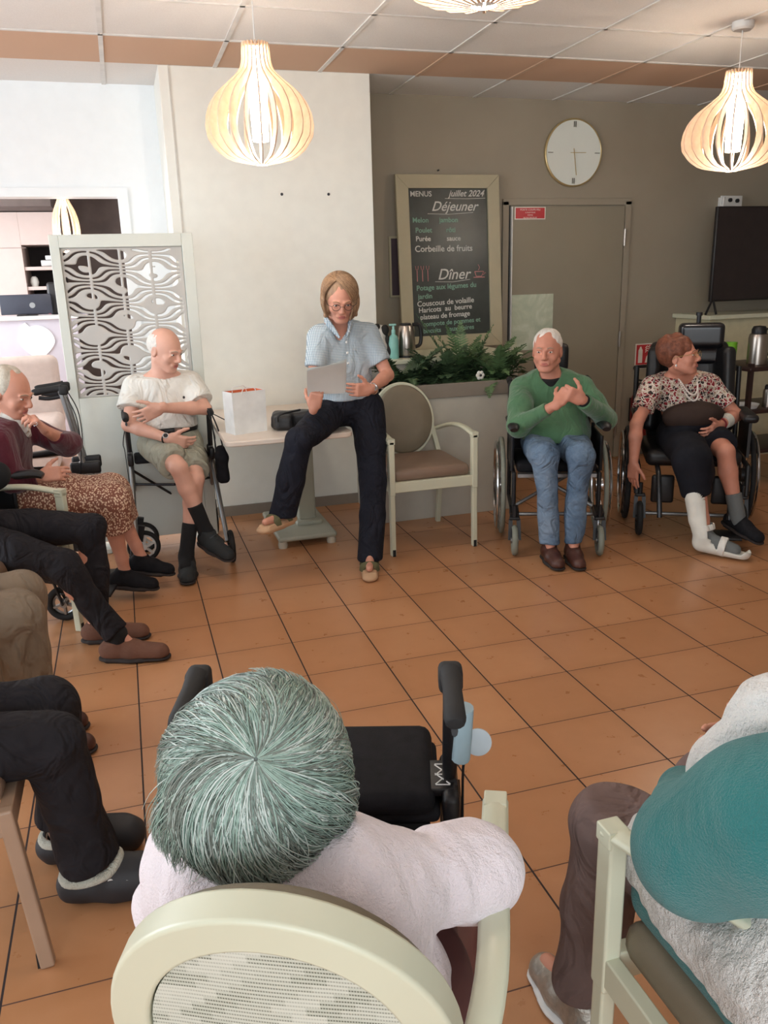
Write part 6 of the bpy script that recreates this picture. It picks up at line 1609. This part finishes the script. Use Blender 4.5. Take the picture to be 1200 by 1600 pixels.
# ------------------------------------------------------------------ grey haired woman seen from behind in the foreground
pI = thing('person', 'grey haired woman in pale pink wool sweater seen from behind, nearest to the camera', 'person', (.2, .95, 0))
ff = unit((.43, .90, 0)); rt = V3(.90, -.43, 0)
J = dict(pelvis=V3(.19, .93, .57), chest=V3(.15, .92, .70), neck=V3(.115, .94, .84), tf=V3(.43, .9, .1), shR=V3(.265, .905, .760), shL=V3(.015, 1.03, .765),
         elR=V3(.410, .945, .712), wrR=V3(.36, 1.12, .60), elL=V3(-.02, 1.15, .60), wrL=V3(.12, 1.30, .57),
         hipR=V3(.28, .93, .56), hipL=V3(.12, 1.02, .56), knR=V3(.40, 1.20, .46), knL=V3(.25, 1.27, .46), anR=V3(.42, 1.22, .11), anL=V3(.27, 1.29, .11))
hc = V3(.106, .945, .945); hf = (.36, .84, -.42)
V = Vol(.006); P, R = add_head(V, hc, hf, neck=J['neck']); add_torso(V, J, .85, -.008)
for s_ in 'LR':
    add_arm(V, J['sh'+s_], J['el'+s_], J['wr'+s_], .9); add_leg(V, J['hip'+s_], J['kn'+s_], J['an'+s_], .85, back=(-.4, -.9, 0)); foot(V, J['an'+s_], J['an'+s_]+V3(.06, .12, -.06), .85)
add_hand(V, J['wrR'], (-.5, .8, -.1), (-.6, -.3, .6), -1, (.3, .3, .35, .4), .92); add_hand(V, J['wrL'], (.9, .3, 0), (0, .3, .8), 1, (.3, .3, .35, .4), .92)
V.mesh('body', M['skin'], pI); face_parts(pI, P, R, brow=(165, 155, 145))
V = Vol(.005); HR = R; HC = hc+R @ V3(0, -.018, .022)
V.ell(HC, (.098, .106, .098), R, .01); V.ell(HC+V3(0, 0, -.040)-ff*.025, (.098, .08, .075), frame_from(ff), .04); V.ell(P(0, .115, -.03), (.06, .05, .09), R, .012, 'sub'); V.wrinkle(.002, 80, 3)
hg = [hair_mat('grey_green_hair_a', (122, 142, 132), (150, 170, 160), .38), hair_mat('grey_green_hair_b', (142, 166, 154), (176, 200, 188), .35), hair_mat('grey_hair_c', (112, 120, 112), (140, 146, 138), .42), hair_mat('silver_hair_d', (186, 200, 192), (218, 226, 220), .33)]
V.mesh('hair', mk('hair_undercoat', (112, 122, 116), .55, var=.15, vs=40, bump=.5, bs=200), pI)
wh = unit(V3(0, 0, 1.57)-HC); 
def te(ph):  # longer towards the nape
    return 1.70+.20*math.cos(ph-TEPH)+.06*math.sin(5*ph)
_a = unit(np.cross(wh, V3(0, 0, 1))); _b = np.cross(wh, _a); TEPH = math.atan2(V3(0, 0, -1) @ _b, V3(0, 0, -1) @ _a)
strands('hair_strands', pI, HC+V3(0, 0, -.014), R, (.109, .116, .116), wh+V3(.0, 0, .16), 13000, te, hg, 16, .00075, .35, (.000, .017), 5, 80, .014, wav=.08, flick=.022)['kind'] = 'stuff'
V = Vol(.005); add_torso(V, J, .98, .014)
V.ell(J['chest']-ff*.02+V3(0, 0, .03), (.15, .11, .12), frame_from(ff), .05)
m_ = J['shR']*.5+J['elR']*.5; V.chain([J['shR'], m_], [.066, .060], .03); V.chain([m_+(J['elR']-J['shR'])*.12, J['elR']], [.069, .064], .004); V.chain([J['elR'], J['wrR']], [.066, .045], .03)
V.chain([J['shL'], J['elL']], [.062, .060], .04); V.chain([J['elL'], J['wrL']], [.062, .044], .03)
V.cap(J['neck']+V3(0, 0, .0)+ff*.02, J['neck']+V3(0, 0, .10)+ff*.04, .052, .06, .004, op='sub'); V.cut((0, 0, .50), (0, 0, -1))
V.wrinkle(.006, 22, 71, (1, 1, .7)); V.wrinkle(.0015, 120, 8); V.mesh('sweater', M['pinkwool'], pI)
V = Vol(.007); V.cap(J['hipL'], J['hipR'], .115, None, .03)
for s_ in 'LR': V.chain([J['hip'+s_], J['kn'+s_], J['an'+s_]], [.10, .075, .06], .02)
V.cut((0, 0, .12), (0, 0, -1)); V.cut((0, 0, .62), (0, 0, 1)); V.mesh('trousers', mk('maroon_trousers', (96, 58, 56), .85), pI)
for s_ in 'LR':
    a = J['an'+s_].copy(); a[2] = 0; shoe(pI, a, a+V3(.1, .24, 0), M['blackfab'], M['sole_dark'], L=.25, w=.046)

# ------------------------------------------------------------------ woman in teal at the lower right
pJ = thing('person', 'woman in teal sweater and white fleece, back to the camera at lower right', 'person', (.95, .8, 0))
J = dict(pelvis=V3(.97, .72, .58), chest=V3(.98, .70, .76), neck=V3(1.0, .74, .98), tf=V3(0, 1, 0), shL=V3(.855, .725, .885), shR=V3(1.17, .74, .90),
         elL=V3(.725, .845, .745), wrL=V3(.835, 1.02, .695), elR=V3(1.25, .95, .74), wrR=V3(1.08, 1.12, .70),
         hipL=V3(.88, .78, .57), hipR=V3(1.06, .78, .57), knL=V3(.800, 1.165, .535), knR=V3(1.05, 1.19, .54), anL=V3(.775, 1.215, .13), anR=V3(1.05, 1.22, .12))
V = Vol(.006); P, R = add_head(V, V3(1.03, .80, 1.12), (.2, .95, -.2), neck=J['neck']); add_torso(V, J, .9, -.008)
for s_ in 'LR': add_arm(V, J['sh'+s_], J['el'+s_], J['wr'+s_], .95); add_leg(V, J['hip'+s_], J['kn'+s_], J['an'+s_], .9, back=(0, -1, 0)); foot(V, J['an'+s_], J['an'+s_]+V3(-.01, .13, -.07), .85)
add_hand(V, J['wrL']+V3(.005, .0, .0), (.95, .25, .02), (-.1, .3, .9), 1, (.25, .3, .35, .4), .95); add_hand(V, J['wrR'], (-.9, .2, 0), (0, .3, .8), -1, (.3, .3, .35, .4), .92)
V.mesh('body', M['skin'], pJ); face_parts(pJ, P, R)
V = Vol(.005); V.ell(P(0, -.022, .034), (.09, .10, .095), R, .01); V.ell(P(0, .08, -.02), (.06, .07, .08), R, .012, 'sub'); V.wrinkle(.003, 90, 5); V.mesh('hair', M['whitehair'], pJ)
V = Vol(.005); add_torso(V, J, 1.02, .012)
V.chain([J['shL'], J['shL']*.45+J['elL']*.55+V3(0, -.01, .01), J['elL']], [.100, .108, .098], .04); V.chain([J['elL'], J['elL']*.4+J['wrL']*.6, J['wrL']], [.092, .062, .045], .02)
V.chain([J['shR'], J['elR'], J['wrR']], [.09, .085, .05], .03)
V.cap(J['elL']+V3(.03, .085, .07), J['elL']+V3(.085, .075, .085), .004, .004, .012, op='sub')
V.box((.955, .77, .535), (.232, .265, .055), None, .05, .04); V.cut((0, 0, .49), (0, 0, -1)); V.cap(J['neck']+V3(0, 0, -.02), J['neck']+V3(0, .03, .08), .058, .064, .004, op='sub')
V.wrinkle(.004, 20, 81); V.mesh('sweater', M['teal'], pJ)
V = Vol(.005); V.cap(J['pelvis']+V3(-.07, 0, .02), J['pelvis']+V3(.07, 0, .02), .155, None, .03); V.cap(J['pelvis']+V3(-.07, -.02, .0), J['chest']+V3(-.05, 0, 0), .150, .135, .05); V.cap(J['pelvis']+V3(.07, -.02, .0), J['chest']+V3(.05, 0, 0), .150, .135, .05)
V.box((.955, .785, .60), (.245, .285, .075), None, .065, .03); V.cap((.86, .70, .60), (.90, .70, .80), .16, .10, .05)
V.chain([J['chest']+V3(-.06, .08, .04), J['neck']+V3(-.075, .03, .0), J['neck']+V3(-.04, -.02, .03), J['neck']+V3(.06, -.02, .03), J['chest']+V3(.08, .09, .05)], [.07, .052, .045, .045, .07], .03)
V.chain([V3(.95, .78, .97), V3(.875, .87, .905), V3(.842, .925, .81), V3(.825, .945, .73)], [.062, .060, .052, .035], .03)
V.cut((0, 0, .558), (0, 0, -1), .006); V.wrinkle(.009, 24, 91); V.wrinkle(.002, 130, 9); V.mesh('fleece_wrap', M['fleece'], pJ)
V = Vol(.006); V.cap(J['hipL'], J['hipR'], .115, None, .03)
for s_ in 'LR': V.chain([J['hip'+s_], J['kn'+s_], J['kn'+s_]*.5+J['an'+s_]*.5, J['an'+s_]], [.105, .082, .068, .060], .02)
V.cut((0, 0, .11), (0, 0, -1)); V.cut((0, 0, .60), (0, 0, 1)); V.wrinkle(.003, 40, 13, (1, 1, .8)); V.mesh('trousers', M['mauve'], pJ)
for s_ in 'LR':
    a = J['an'+s_].copy(); a[2] = 0; shoe(pJ, a, a+V3(-.02, .24, 0), M['silverthing'], M['white'], L=.25, w=.048)
